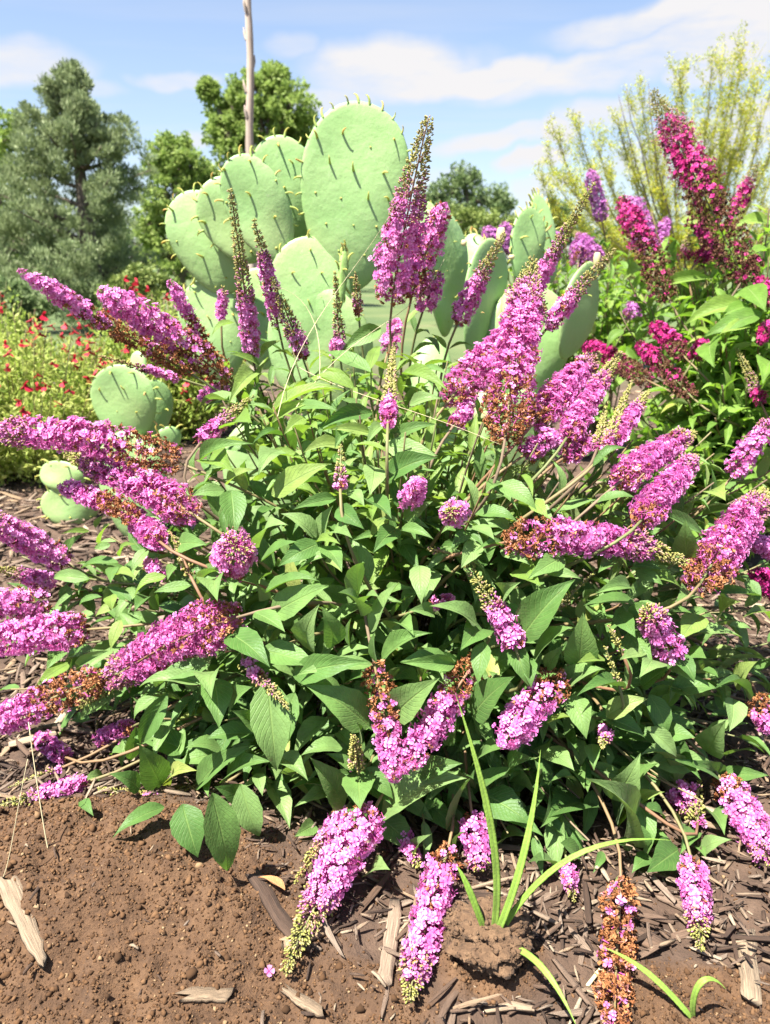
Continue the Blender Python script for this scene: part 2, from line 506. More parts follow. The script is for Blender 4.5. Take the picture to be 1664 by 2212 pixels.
def ground_material():
    m, nt = newmat('ground_soil')
    P = nd(nt, 'ShaderNodeNewGeometry').outputs['Position']
    s = attr(nt, 'soil')
    n1 = nd(nt, 'ShaderNodeTexNoise', Vector=P, Scale=24.0, Detail=8.0, Roughness=0.7).outputs['Fac']
    n2 = nd(nt, 'ShaderNodeTexNoise', Vector=P, Scale=210.0, Detail=4.0, Roughness=0.7).outputs['Fac']
    soil = ramp(nt, n1, [(0.25, (0.030, 0.0135, 0.005, 1)), (0.48, (0.088, 0.044, 0.019, 1)), (0.72, (0.155, 0.084, 0.039, 1))])
    soil = mixc(nt, 0.35, soil, ramp(nt, n2, [(0.3, (0.024, 0.012, 0.006, 1)), (0.7, (0.135, 0.075, 0.036, 1))]))
    mulch = ramp(nt, n1, [(0.3, (0.042, 0.024, 0.015, 1)), (0.6, (0.095, 0.058, 0.037, 1)), (0.85, (0.17, 0.115, 0.08, 1))])
    far = nd(nt, 'ShaderNodeTexNoise', Vector=P, Scale=0.8, Detail=6.0).outputs['Fac']
    lawn = ramp(nt, far, [(0.35, (0.05, 0.085, 0.022, 1)), (0.6, (0.085, 0.115, 0.035, 1)), (0.78, (0.15, 0.13, 0.065, 1))])
    yy = nd(nt, 'ShaderNodeSeparateXYZ', i0=P).outputs[1]
    c = mixc(nt, s, mulch, soil)
    c = mixc(nt, nd(nt, 'ShaderNodeMapRange', Value=yy, From_Min=4.5, From_Max=6.5).outputs[0], c, lawn)
    b = nd(nt, 'ShaderNodeBump', Height=mth(nt, 'ADD', n1, mth(nt, 'MULTIPLY', n2, 0.5)), Strength=1.0, Distance=0.008).outputs[0]
    out(nt, nd(nt, 'ShaderNodeBsdfPrincipled', Base_Color=c, Roughness=0.95, Normal=b).outputs[0])
    return m


def wood_material(name='mulch_wood', stops=None):
    m, nt = newmat(name)
    uv = nd(nt, 'ShaderNodeTexCoord').outputs['UV']
    ir = indiv(nt)
    off = nd(nt, 'ShaderNodeCombineXYZ', i0=mth(nt, 'MULTIPLY', ir, 37.0), i1=mth(nt, 'MULTIPLY', ir, 11.0)).outputs[0]
    q = nd(nt, 'ShaderNodeVectorMath', dict(operation='ADD'), i0=nd(nt, 'ShaderNodeMapping', Vector=uv, Scale=(9, 1.2, 1)).outputs[0], i1=off).outputs[0]
    g = nd(nt, 'ShaderNodeTexNoise', Vector=q, Scale=2.2, Detail=5.0, Roughness=0.65).outputs['Fac']
    c = ramp(nt, ir, stops or [(0.0, (0.040, 0.022, 0.013, 1)), (0.30, (0.085, 0.048, 0.028, 1)), (0.50, (0.145, 0.092, 0.060, 1)),
                      (0.70, (0.22, 0.165, 0.12, 1)), (0.86, (0.27, 0.18, 0.105, 1)), (1.0, (0.38, 0.30, 0.21, 1))])
    k = nd(nt, 'ShaderNodeMapRange', Value=g, From_Min=0.3, From_Max=0.7, To_Min=0.35, To_Max=1.4).outputs[0]
    c = mixc(nt, 1.0, c, nd(nt, 'ShaderNodeCombineColor', i0=k, i1=k, i2=k).outputs[0], 'MULTIPLY')
    b = nd(nt, 'ShaderNodeBump', Height=g, Strength=0.7, Distance=0.0025).outputs[0]
    out(nt, nd(nt, 'ShaderNodeBsdfPrincipled', Base_Color=c, Roughness=0.85, Normal=b).outputs[0])
    return m


M['ground'] = ground_material()
M['wood'] = wood_material()
M['crumb'] = piece_material('soil_crumb', [(0, (0.032, 0.0155, 0.006, 1)), (0.5, (0.080, 0.040, 0.017, 1)), (0.95, (0.135, 0.073, 0.034, 1)), (1, (0.24, 0.165, 0.09, 1))], rough=0.95)


def noise_material(name, stops, scale=20.0, rough=0.8, stretch=(1, 1, 1), bump=0.4, dist=0.01):
    m, nt = newmat(name)
    v = nd(nt, 'ShaderNodeMapping', Vector=nd(nt, 'ShaderNodeTexCoord').outputs['Object'], Scale=stretch).outputs[0]
    n = nd(nt, 'ShaderNodeTexNoise', Vector=v, Scale=scale, Detail=6.0, Roughness=0.65).outputs['Fac']
    b = nd(nt, 'ShaderNodeBump', Height=n, Strength=bump, Distance=dist).outputs[0]
    out(nt, nd(nt, 'ShaderNodeBsdfPrincipled', Base_Color=ramp(nt, n, stops), Roughness=rough, Normal=b).outputs[0])
    return m


M['bark'] = noise_material('bark', [(0.3, (0.06, 0.045, 0.033, 1)), (0.7, (0.16, 0.125, 0.095, 1))], 14, stretch=(1, 1, 0.2))
M['stalk'] = noise_material('dry_stalk', [(0.3, (0.24, 0.185, 0.14, 1)), (0.5, (0.38, 0.31, 0.25, 1)), (0.75, (0.48, 0.41, 0.34, 1))], 26, stretch=(1, 1, 0.12))
M['bark_chip'] = wood_material('pale_wood', [(0, (0.17, 0.115, 0.068, 1)), (1, (0.23, 0.17, 0.11, 1))])
M['straw'] = piece_material('straw', [(0, (0.42, 0.34, 0.20, 1)), (1, (0.52, 0.46, 0.28, 1))])
M['blade'] = leaf_material('grass_blade', (0.20, 0.34, 0.05, 1), (0.23, 0.37, 0.06, 1), (0.25, 0.39, 0.07, 1), (0.20, 0.33, 0.10, 1), (0.27, 0.40, 0.15, 1), 0.3, veins=0.0, spots=False)
M['hose'] = noise_material('hose', [(0.3, (0.20, 0.065, 0.055, 1)), (0.7, (0.27, 0.10, 0.085, 1))], 8, 0.55, bump=0.1)
M['fly'] = noise_material('fly_body', [(0.3, (0.02, 0.03, 0.03, 1)), (0.7, (0.05, 0.08, 0.07, 1))], 400, 0.25, bump=0.1)
M['wing'] = noise_material('fly_wing', [(0.3, (0.2, 0.2, 0.2, 1)), (0.7, (0.3, 0.3, 0.3, 1))], 400, 0.3, bump=0.1)
M['dryleaf'] = leaf_material('dry_leaf', (0.30, 0.14, 0.05, 1), (0.34, 0.16, 0.06, 1), (0.38, 0.18, 0.07, 1), (0.35, 0.2, 0.1, 1), (0.42, 0.24, 0.12, 1), 0.15)
M['juniper'] = piece_material('juniper_foliage', [(0, (0.150, 0.200, 0.085, 1)), (0.5, (0.255, 0.315, 0.150, 1)), (1, (0.36, 0.42, 0.22, 1))], None, 0.35)
M['tree_a'] = piece_material('tree_foliage', [(0, (0.150, 0.235, 0.048, 1)), (0.5, (0.235, 0.330, 0.075, 1)), (1, (0.33, 0.42, 0.115, 1))], None, 0.45)
M['tree_b'] = piece_material('dark_tree_foliage', [(0, (0.090, 0.145, 0.050, 1)), (0.5, (0.150, 0.215, 0.080, 1)), (1, (0.215, 0.280, 0.115, 1))], None, 0.4)
M['shrub'] = piece_material('shrub_foliage', [(0, (0.11, 0.17, 0.035, 1)), (0.5, (0.17, 0.23, 0.05, 1)), (1, (0.25, 0.30, 0.085, 1))], None, 0.3)
M['verde'] = piece_material('palo_verde_foliage', [(0, (0.30, 0.38, 0.035, 1)), (0.6, (0.40, 0.44, 0.045, 1)), (1, (0.54, 0.48, 0.03, 1))], None, 0.35)
M['verde_bark'] = noise_material('palo_verde_bark', [(0.3, (0.22, 0.23, 0.075, 1)), (0.7, (0.34, 0.33, 0.12, 1))], 14)
M['salvia'] = piece_material('salvia_foliage', [(0, (0.20, 0.30, 0.045, 1)), (0.5, (0.31, 0.40, 0.07, 1)), (1, (0.46, 0.50, 0.15, 1))], None, 0.5)
M['red'] = piece_material('red_petal', [(0, (0.46, 0.010, 0.035, 1)), (1, (0.60, 0.03, 0.06, 1))], (0.25, 0.01, 0.02, 1), 0.25)

# ------------------------------------------------------------------ ground: one sheet to the horizon
def axis_coords(lo, hi, step, far, grow=1.16):
    c = list(np.arange(lo, hi + step / 2, step))
    s = step
    while c[-1] < far: s *= grow; c.append(c[-1] + s)
    s = step
    left = []
    x = lo
    while x > -far: s *= grow; x -= s; left.append(x)
    return np.array(left[::-1] + c)


gx = axis_coords(-0.56, 0.56, 0.005, 500)
gy = axis_coords(0.44, 0.96, 0.0045, 500)
GX, GY = np.meshgrid(gx, gy)
GZ = hz(GX, GY)
nx, ny = len(gx), len(gy)
ii, jj = np.meshgrid(np.arange(nx - 1), np.arange(ny - 1))
a = (jj * nx + ii).ravel()
build('ground', np.stack([GX, GY, GZ], -1).reshape(-1, 3), [np.stack([a, a + 1, a + nx + 1, a + nx], 1)], M['ground'],
      attrs=dict(soil=soil_mask(GX, GY).ravel()))['kind'] = 'structure'

# ------------------------------------------------------------------ templates
PV = [0, .04, .12, .22, .32, .42, .52, .63, .74, .84, .93, 1.0]
PW = [.06, .30, .68, .92, 1.0, .98, .89, .73, .52, .31, .13, .0]


def leaf_template(fold, arch, twist, wave, seed, serr=0.03):
    r = np.random.default_rng(seed)
    V, UV = [], []
    cols = (-1, -.5, 0, .5, 1)
    for k, (v, w) in enumerate(zip(PV, PW)):
        bendx = 0.03 * math.sin(v * 3 + seed)
        for c in cols:
            ww = w * (1 + (serr * (1 if k % 2 else -1) if abs(c) == 1 else 0))
            x = c * 0.5 * ww
            z = fold * abs(x) * (1.0 + 0.3 * math.sin(5 * v + seed)) + arch * 4 * v * (1 - v) * (0.6 + 0.8 * v) \
                + wave * math.sin(9 * v + seed + c) * abs(c) * w + twist * x * (v - 0.3)
            z -= 0.03 * (c == 0)
            V.append((x + bendx * 0.0, v, z * 0.42 if c else z * 0.42))
            UV.append((0.5 + c * 0.5, v))
    n = len(cols)
    f = [(k * n + c, k * n + c + 1, (k + 1) * n + c + 1, (k + 1) * n + c) for k in range(len(PV) - 1) for c in range(n - 1)]
    return np.array(V), np.array(f), np.array(UV)


LT = [leaf_template(rng.uniform(.15, .75), rng.uniform(.10, .42), rng.uniform(-.7, .7), rng.uniform(.01, .06), s) for s in range(16)]
LOWI = [k * 5 + c for k in (0, 2, 4, 6, 8, 10, 11) for c in (0, 2, 4)]
LOWF = np.array([(k * 3 + c, k * 3 + c + 1, k * 3 + c + 4, k * 3 + c + 3) for k in range(6) for c in range(2)])
LEAFMESH = {}


def leaf_mesh(i, mat):
    if (i, mat) not in LEAFMESH:
        V, f, uv = LT[i]
        LEAFMESH[(i, mat)] = make_mesh('leaf', V, [f], M[mat], uv=uv)
    return LEAFMESH[(i, mat)]


def floret_template():
    V, F4, F3, al = [], [], [], []
    for k in range(4):
        a0 = k * PI / 2
        b = len(V)
        for (r, da, z, s) in ((0.03, 0, -.03, 0), (.24, -.62, .03, .55), (.47, -.52, .10, 1), (.50, 0, .06, 1), (.47, .52, .10, 1), (.24, .62, .03, .55)):
            V.append((r * math.cos(a0 + da), r * math.sin(a0 + da), z)); al.append(s)
        F4 += [(b, b + 1, b + 2, b + 3), (b, b + 3, b + 4, b + 5)]
    b = len(V)
    for k in range(3):
        a0 = k * PI * 2 / 3
        V.append((.10 * math.cos(a0), .10 * math.sin(a0), -.02)); al.append(0.15)
    for k in range(3):
        a0 = k * PI * 2 / 3
        V.append((.07 * math.cos(a0), .07 * math.sin(a0), -.85)); al.append(0.0)
    F4 += [(b + k, b + (k + 1) % 3, b + 3 + (k + 1) % 3, b + 3 + k) for k in range(3)]
    return np.array(V), np.array(F4), np.array(al)


FV, FF, FA = floret_template()
WT = []
for s in range(4):
    r = np.random.default_rng(s + 50)
    w = FV.copy()
    w[:24, :2] *= r.uniform(.45, .95, (24, 1))
    w[:24] += r.normal(0, .13, (24, 3))
    w[:24, 2] += np.repeat(r.uniform(-.1, .45, 4), 6) * np.tile([0, .5, 1, 1, 1, .5], 4)
    WT.append(w)
BV = np.array([(0, 0, 0)] + [(.5 * math.cos(a), .5 * math.sin(a), .62) for a in np.arange(5) * 2 * PI / 5] + [(.3 * math.cos(a), .3 * math.sin(a), 1.0) for a in np.arange(5) * 2 * PI / 5] + [(0, 0, 1.12)])
BF3 = np.array([(0, 1 + (k + 1) % 5, 1 + k) for k in range(5)] + [(11, 6 + k, 6 + (k + 1) % 5) for k in range(5)])
BF4 = np.array([(1 + k, 1 + (k + 1) % 5, 6 + (k + 1) % 5, 6 + k) for k in range(5)])
BA = np.array([0] + [.6] * 5 + [1] * 6)

SPIKES = []      # (points of the axis, radius) of every flower spike, to keep leaves from burying them


def bezq(P0, P1, P2, t):
    t = t[:, None]
    return (1 - t) ** 2 * P0 + 2 * t * (1 - t) * P1 + t ** 2 * P2, unit(2 * (1 - t) * (P1 - P0) + 2 * t * (P2 - P1))


def spike(parent, B, Mi, T, rmax, b, p, petal='pink', wither='wither', mix=0.04, dens=1.0, fl=0.0094, seed=0, airy=0.0, pinkbud=0.35):
    """one flower spike: withered up to b, open florets up to p, buds beyond, along B - Mi - T"""
    r = np.random.default_rng(seed + 1000)
    B, Mi, T = map(lambda q: np.asarray(q, float), (B, Mi, T))
    L = np.linalg.norm(Mi - B) + np.linalg.norm(T - Mi)
    ts = np.linspace(0, 1, 9)
    pts, _ = bezq(B, Mi, T, ts)
    tv, tf3, tf4 = tube(pts, np.linspace(0.0022, 0.0009, 9), 5)
    sp = build('flower_spike', tv, [tf3, tf4], M['stem'], parent, B)

    def rad(t):
        if p > 0.96:
            e = np.clip((1 - t) / 0.28, 0, 1)
            g = np.sqrt(np.clip(1 - (1 - e) ** 2, 0.02, 1)) * (0.86 + 0.14 * (1 - t))
        else:
            fat = np.where(t < p, 1 - .30 * np.clip(t / max(p, .02), 0, 1) ** 1.8, .60 * (1 - .68 * (t - p) / (1 - p)))
            slim = (1 - 0.80 * t ** 1.25) * np.where(t < p, 1.0, .90)
            g = fat if p >= .58 else slim
        g = g * np.clip(0.62 + t * 3.2, 0, 1)
        return rmax * g

    def place(n, inner, t0, t1):
        t = r.uniform(t0, t1, n)
        w = rad(t) / rmax
        keep = r.random(n) < np.clip(w * 1.15 + .1, 0, 1)
        t = t[keep]
        # the little branches sit in whorls: pull the florets towards them
        nw = max(3, int(L / 0.011))
        tw = (np.round(t * nw) / nw)
        t = t + (tw - t) * 0.3
        t = np.clip(t, t0, min(t1, 1))
        ph = r.uniform(0, 2 * PI, len(t))
        kk = np.round(ph / (2 * PI) * 6) / 6 * 2 * PI + (np.round(t * nw) % 2) * 0.5
        ph = ph + (kk - ph) * 0.4
        C, tg = bezq(B, Mi, T, t)
        x = unit(np.cross(tg, [0.31, 0.22, 0.93])); y = np.cross(tg, x)
        nrm = np.cos(ph)[:, None] * x + np.sin(ph)[:, None] * y
        rr = rad(t) * inner * (1 + r.normal(0, 0.13 + airy, len(t)))
        P = C + nrm * rr[:, None]
        return t, P, nrm, tg

    mk = dict(f=MB(), w=MB(), b=MB(), q=MB())
    area = 2 * PI * rmax * 0.8 * L
    for inner, dd in ((1.0, .58), (0.70, .26)):
        # florets and withered florets
        n = int(dens * dd * area * max(p, .0) / (0.36 * fl * fl) / 0.8)
        if p > 0.03 and n:
            t, P, nrm, tg = place(n, inner, 0.0, min(p * 1.06, 1.0))
            q = t + r.normal(0, 0.085, len(t))
            isw = (q < b) | (r.random(len(t)) < mix)
            isw &= ~((q < b) & (r.random(len(t)) < 0.05))
            endo = np.clip((t - 0.82) / 0.18, 0, 1)[:, None] if p > 0.96 else 0.15
            N = unit(nrm + tg * (0.25 + 1.2 * endo) + r.normal(0, 0.33, nrm.shape))
            fr = frames(N, r=r)
            g = ~isw
            if g.any():
                size = fl * r.uniform(.75, 1.2, g.sum()) * np.clip(1.1 - 0.35 * np.clip((t[g] - p * .75) / max(.25 * p, .01), 0, 1), .6, 1.2)
                V, Fx = inst(FV, FF, fr[g], P[g], size)
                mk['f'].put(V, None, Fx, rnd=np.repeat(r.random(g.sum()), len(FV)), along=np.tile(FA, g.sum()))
            for s in range(4):
                h = isw & (r.integers(0, 4, len(t)) == s)
                if h.any():
                    V, Fx = inst(WT[s], FF, frames(unit(N[h] + r.normal(0, .5, N[h].shape)), r=r), P[h] - nrm[h] * 0.0012, fl * r.uniform(.62, .95, h.sum()))
                    mk['w'].put(V, None, Fx, rnd=np.repeat(r.random(h.sum()) ** 1.1, len(FV)), along=1.0)
        # buds
        if p < 0.97:
            lo = max(0, p * 0.86)
            bd = 0.0032
            nb = int(dens * dd * 2 * PI * rmax * .46 * L * (1 - lo) / (0.55 * bd * bd))
            t, P, nrm, tg = place(nb, inner, lo, 1.0)
            if len(t):
                N = unit(nrm + tg * 0.75 + r.normal(0, 0.25, nrm.shape))
                near = np.clip((t - p) / max(1 - p, .01), 0, 1)
                pk = r.random(len(t)) < np.clip((pinkbud + 0.5) - near * 2.2, 0, 1)
                for key, sel in (('b', ~pk), ('q', pk)):
                    if sel.any():
                        k = sel.sum()
                        S = bd * r.uniform(.75, 1.2, k) * (1 - 0.30 * near[sel])
                        S3 = np.stack([S * .85, S * .85, S * 1.7], 1)
                        V, Fx = inst(BV, BF4, frames(N[sel], r=r), P[sel] - nrm[sel] * .002, S3)
                        F3x = (BF3[None] + (np.arange(k) * len(BV))[:, None, None]).reshape(-1, 3)
                        mk[key].put(V, F3x, Fx, rnd=np.repeat(r.random(k), len(BV)), along=np.tile(BA, k))
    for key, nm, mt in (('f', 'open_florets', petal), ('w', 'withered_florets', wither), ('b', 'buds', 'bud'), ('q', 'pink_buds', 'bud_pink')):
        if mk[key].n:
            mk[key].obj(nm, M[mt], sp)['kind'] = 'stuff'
    tt = np.linspace(0.04, 0.98, 12)
    SPIKES.append((bezq(B, Mi, T, tt)[0], rad(tt)))
    return sp


class Envelope:
    def __init__(self, c, r):
        self.c, self.r = np.array(c, float), np.array(r, float)

    def Y(self, px, py, k=1.0):
        d = ray(px, py)
        o = (CAM - self.c) / (self.r * k); q = d / (self.r * k)
        A, Bq, Cq = q @ q, 2 * o @ q, o @ o - 1
        D = Bq * Bq - 4 * A * Cq
        s = (-Bq - math.sqrt(D)) / (2 * A) if D > 0 else -Bq / (2 * A)
        return s * d[1]


ENV = Envelope((0.06, 1.28, 0.14), (0.62, 0.49, 0.47))
HUB = np.array([0.05, 1.24, 0.0])


class Bush:
    def __init__(self, name, loc, label, cat='bush', group=None):
        self.root = empty(name, loc)
        tag(self.root, label, cat, group)
        self.leaves = []       # (base, axis, normal, length, width, template, material, hero)
        self.stems = []
        self.hub = np.array(loc, float)

    def stem(self, P, d, r0=0.0036, r1=0.002, lift=0.45, seed=0, hub=None, shoot=False):
        r = np.random.default_rng(seed + 77)
        h = (self.hub if hub is None else hub) + np.array([r.normal(0, .05), r.normal(0, .05), 0.0])
        h[2] = float(hz(h[0], h[1])) - 0.005
        P = np.asarray(P, float)
        ln = np.linalg.norm(P - h)
        side = unit(P - h)
        c1 = h + np.array([side[0] * .35, side[1] * .35, lift]) * ln
        c2 = P - unit(d) * ln * 0.30
        c2[2] = max(c2[2], 0.03)
        pts = bez([h, c1, c2, P], 14)
        V, f3, f4 = tube(pts, np.linspace(r0, r1, 14), 6)
        mt = M['stem'] if r.random() < .8 else M['woody']
        self.cur = len(self.stems) if shoot else -1
        if shoot: self.stems.append((V, f3, f4, mt, h))
        else: build('stem', V, [f3, f4], mt, self.root, h)
        return pts

    def node_leaves(self, pts, spacing, lmax, lmin, s0=0.4, seed=0, mat='leaf', ratio=(.30, .40), keep=1.0, skip=0.0, out_from=None):
        r = np.random.default_rng(seed + 333)
        seg = np.linalg.norm(np.diff(pts, axis=0), axis=1)
        s = np.concatenate([[0], np.cumsum(seg)])
        tot = s[-1]
        n = max(1, int(tot * (1 - s0) / spacing))
        ang = r.uniform(0, PI)
        for k in range(n + 1):
            q = tot * s0 + (tot * (1 - s0) - 0.012) * k / max(n, 1)
            i = min(np.searchsorted(s, q) - 1, len(pts) - 2); i = max(i, 0)
            f = (q - s[i]) / max(seg[i], 1e-6)
            P = pts[i] + (pts[i + 1] - pts[i]) * f
            tg = unit(pts[i + 1] - pts[i])
            x = unit(np.cross(tg, [.2, .1, 1.0])); y = np.cross(tg, x)
            ang += PI / 2 + r.normal(0, .15)
            for e in (0, PI):
                if r.random() > keep: continue
                sd = math.cos(ang + e) * x + math.sin(ang + e) * y
                op = r.uniform(.55, 1.0) + 0.25 * (1 - k / max(n, 1))
                ax = unit(tg * math.cos(op) + sd * math.sin(op) + np.array([0, 0, -0.18 - r.uniform(0, .35)]))
                outw = unit(P - (out_from if out_from is not None else self.hub) - np.array([0, 0, .1]))
                nh = np.array([0, 0, .85]) + outw * .45 + r.normal(0, .28, 3)
                L = (lmax + (lmin - lmax) * (k / max(n, 1)) ** 1.3) * r.uniform(.78, 1.18)
                self.leaves.append([P + sd * .003, ax, nh, L, L * r.uniform(*ratio), int(r.integers(0, 16)), mat, False, self.cur])

    def hero(self, bx, by, tx, ty, w, Yb, Yt, mat='leaf', seed=0, nh=None):
        r = np.random.default_rng(seed + 999)
        B, T = at(bx, by, Yb), at(tx, ty, Yt)
        W = w * mpp((B + T) / 2) * 1.12
        L = np.linalg.norm(T - B)
        Ln = W / 0.50
        if L < Ln:
            ex = math.sqrt(Ln * Ln - L * L)
            tocam = unit(CAM - T)
            T = T + tocam * ex * 0.5
            B = B - tocam * ex * 0.3
            L = np.linalg.norm(T - B)
        ax = unit(T - B)
        mid = (B + T) / 2
        n = nh if nh is not None else unit(CAM - mid) * 0.62 + np.array([0, 0, .62]) + r.normal(0, .20, 3)
        self.leaves.append([B, ax, n, L, W, int(r.integers(0, 16)), mat, True, -1])

    def matrices(self):
        Ms = []
        for (B, ax, n, L, W, t, mat, h, _) in self.leaves:
            x = unit(np.cross(ax, n)); z = np.cross(x, ax)
            Ms.append((np.stack([x * W, ax * L, z * L], 1), B))
        return Ms

    def matrices_one(self, k):
        B, ax, n, L, W = self.leaves[k][:5]
        x = unit(np.cross(ax, n)); z = np.cross(x, ax)
        return np.stack([x * W, ax * L, z * L], 1), B

    def finish(self, limit=300, clear=True, top=None, floor=True, env=None):
        """drop leaves that would bury a spike or leave the bush's outline; the leaves that show largest become objects"""
        r = np.random.default_rng(5)
        Ms = self.matrices()
        N = len(Ms)
        samp = np.array([(i, j) for i in (1, 3, 5, 7, 9, 11) for j in (0, 2, 4)])
        pts = []
        for (A, B), lf in zip(Ms, self.leaves):
            V = LT[lf[5]][0][[i * 5 + j for i, j in samp]]
            pts.append(V @ A.T + B)
        pts = np.array(pts)
        keep = np.ones(N, bool)
        hero = np.array([l[7] for l in self.leaves])
        if floor:
            g = hz(pts[..., 0], pts[..., 1])
            low = (pts[..., 2] < g - 0.002).any(1)
            keep &= ~(low & ~hero)
            for k in np.where(low & hero)[0]:     # lift a hero leaf clear of the soil
                A0, sc_ = pts[k] - CAM, 1.0
                while sc_ > .7:
                    q = CAM + A0 * sc_
                    if (q[:, 2] > hz(q[:, 0], q[:, 1]) + .003).all(): break
                    sc_ -= .01
                lf = self.leaves[k]
                lf[0] = CAM + (lf[0] - CAM) * sc_
                lf[3] *= sc_; lf[4] *= sc_
                pts[k] = CAM + A0 * sc_
        fx, fy, fz = project(pts.reshape(-1, 3))
        fx, fy, fz = fx.reshape(N, -1), fy.reshape(N, -1), fz.reshape(N, -1)
        if clear:
            sx, sy, sr, sd = [], [], [], []
            for P, R in SPIKES:
                x, y, z = project(P)
                sx += list(x); sy += list(y); sr += list(R * F / z * 1.05); sd += list(z)
            sx, sy, sr, sd = map(np.array, (sx, sy, sr, sd))
            for k in range(N):
                cov = ((fx[k][:, None] - sx) ** 2 + (fy[k][:, None] - sy) ** 2 < sr ** 2) & (fz[k][:, None] < sd + 0.01)
                c = cov.any(1).mean()
                if (not hero[k] and c > 0.06) or (hero[k] and c > 0.42):
                    keep[k] = False
        if hero.sum() > 20:
            tt, uu = np.meshgrid(np.linspace(.05, .95, 14), np.linspace(.08, .92, 7))
            hb = np.full((190, 160), 1e9)
            for k in np.where(hero & keep)[0]:
                V = LT[self.leaves[k][5]][0].reshape(12, 5, 3)
                A, B0 = self.matrices_one(k)
                i = np.clip(np.searchsorted(PV, tt.ravel()), 1, 11)
                f = ((tt.ravel() - np.array(PV)[i - 1]) / (np.array(PV)[i] - np.array(PV)[i - 1]))[:, None]
                j = np.round(uu.ravel() * 4).astype(int)
                q = (V[i - 1, j] * (1 - f) + V[i, j] * f) @ A.T + B0
                x, y, z = project(q)
                ok = (x > 0) & (x < 1664) & (y > 0) & (y < 2212)
                np.minimum.at(hb, ((y[ok] / 12).astype(int), (x[ok] / 12).astype(int)), z[ok])
            cx, cy = np.clip((fx / 12).astype(int), 0, 159), np.clip((fy / 12).astype(int), 0, 189)
            hid = ((fz < hb[cy, cx] + .004) & (hb[cy, cx] < 1e8)).mean(1)
            keep &= hero | (hid < np.where(fy.mean(1) > 980, .07, .2))
        if env is not None:      # the outermost leaves are those set from the photograph
            c = pts.mean(1)
            f = np.linalg.norm((c - env.c) / env.r, axis=1)
            keep &= hero | (f < .86) | (fy.mean(1) < 930) | (fx.mean(1) < 480) | (fx.mean(1) > 1330) | (fy.mean(1) > 1480) | (r.random(N) < .42)
        if top is not None:
            tx, ty = np.array(top).T
            lim = np.interp(fx, tx, ty)
            keep &= hero | ~((fy < lim).mean(1) > 0.12)
        self.leaves = [l for l, k in zip(self.leaves, keep) if k]
        pts, fx, fy, fz = pts[keep], fx[keep], fy[keep], fz[keep]
        alive = {}
        for l in self.leaves: alive[l[8]] = alive.get(l[8], 0) + 1
        for k, (V, f3, f4, mt, h) in enumerate(self.stems):
            if alive.get(k, 0) >= 3: build('stem', V, [f3, f4], mt, self.root, h)
        Ms = self.matrices()
        N = len(Ms)
        # which leaves show: a coarse depth test of sample points
        gxx, gyy = (fx / 14).astype(int), (fy / 14).astype(int)
        inside = (fx > 0) & (fx < 1664) & (fy > 0) & (fy < 2212)
        zb = np.full((170, 130), 1e9)
        np.minimum.at(zb, (np.clip(gyy, 0, 169), np.clip(gxx, 0, 129)), np.where(inside, fz, 1e9))
        vis = (inside & (fz < zb[np.clip(gyy, 0, 169), np.clip(gxx, 0, 129)] + 0.02)).mean(1)
        area = np.array([l[3] * l[4] for l in self.leaves]) / fz.mean(1) ** 2
        score = vis * area + 1e-9 * area
        score[[l[7] for l in self.leaves]] *= 1.6
        order = np.argsort(-score)
        mass = {}
        o0 = LOC[self.root]
        for rank, k in enumerate(order):
            A, B = Ms[k]
            lf = self.leaves[k]
            if rank < limit:
                o = bpy.data.objects.new('leaf', leaf_mesh(lf[5], lf[6]))
                COL.objects.link(o)
                o.parent = self.root
                m4 = np.eye(4); m4[:3, :3] = A; m4[:3, 3] = B - o0
                o.matrix_basis = Matrix(m4.tolist())
            else:
                V, f, uv = LT[lf[5]]
                mass.setdefault(lf[6], MB()).put(V[LOWI] @ A.T + B, None, LOWF, uv=uv[LOWI], rnd=r.random())
        for mt, mb in mass.items():
            mb.obj('foliage', M[mt], self.root)['kind'] = 'stuff'
        return N


# ------------------------------------------------------------------ the pink butterfly bush
pinkb = Bush('butterfly_bush', tuple(HUB), 'broad butterfly bush with bright pink flower spikes and large grey-green leaves on mulch')

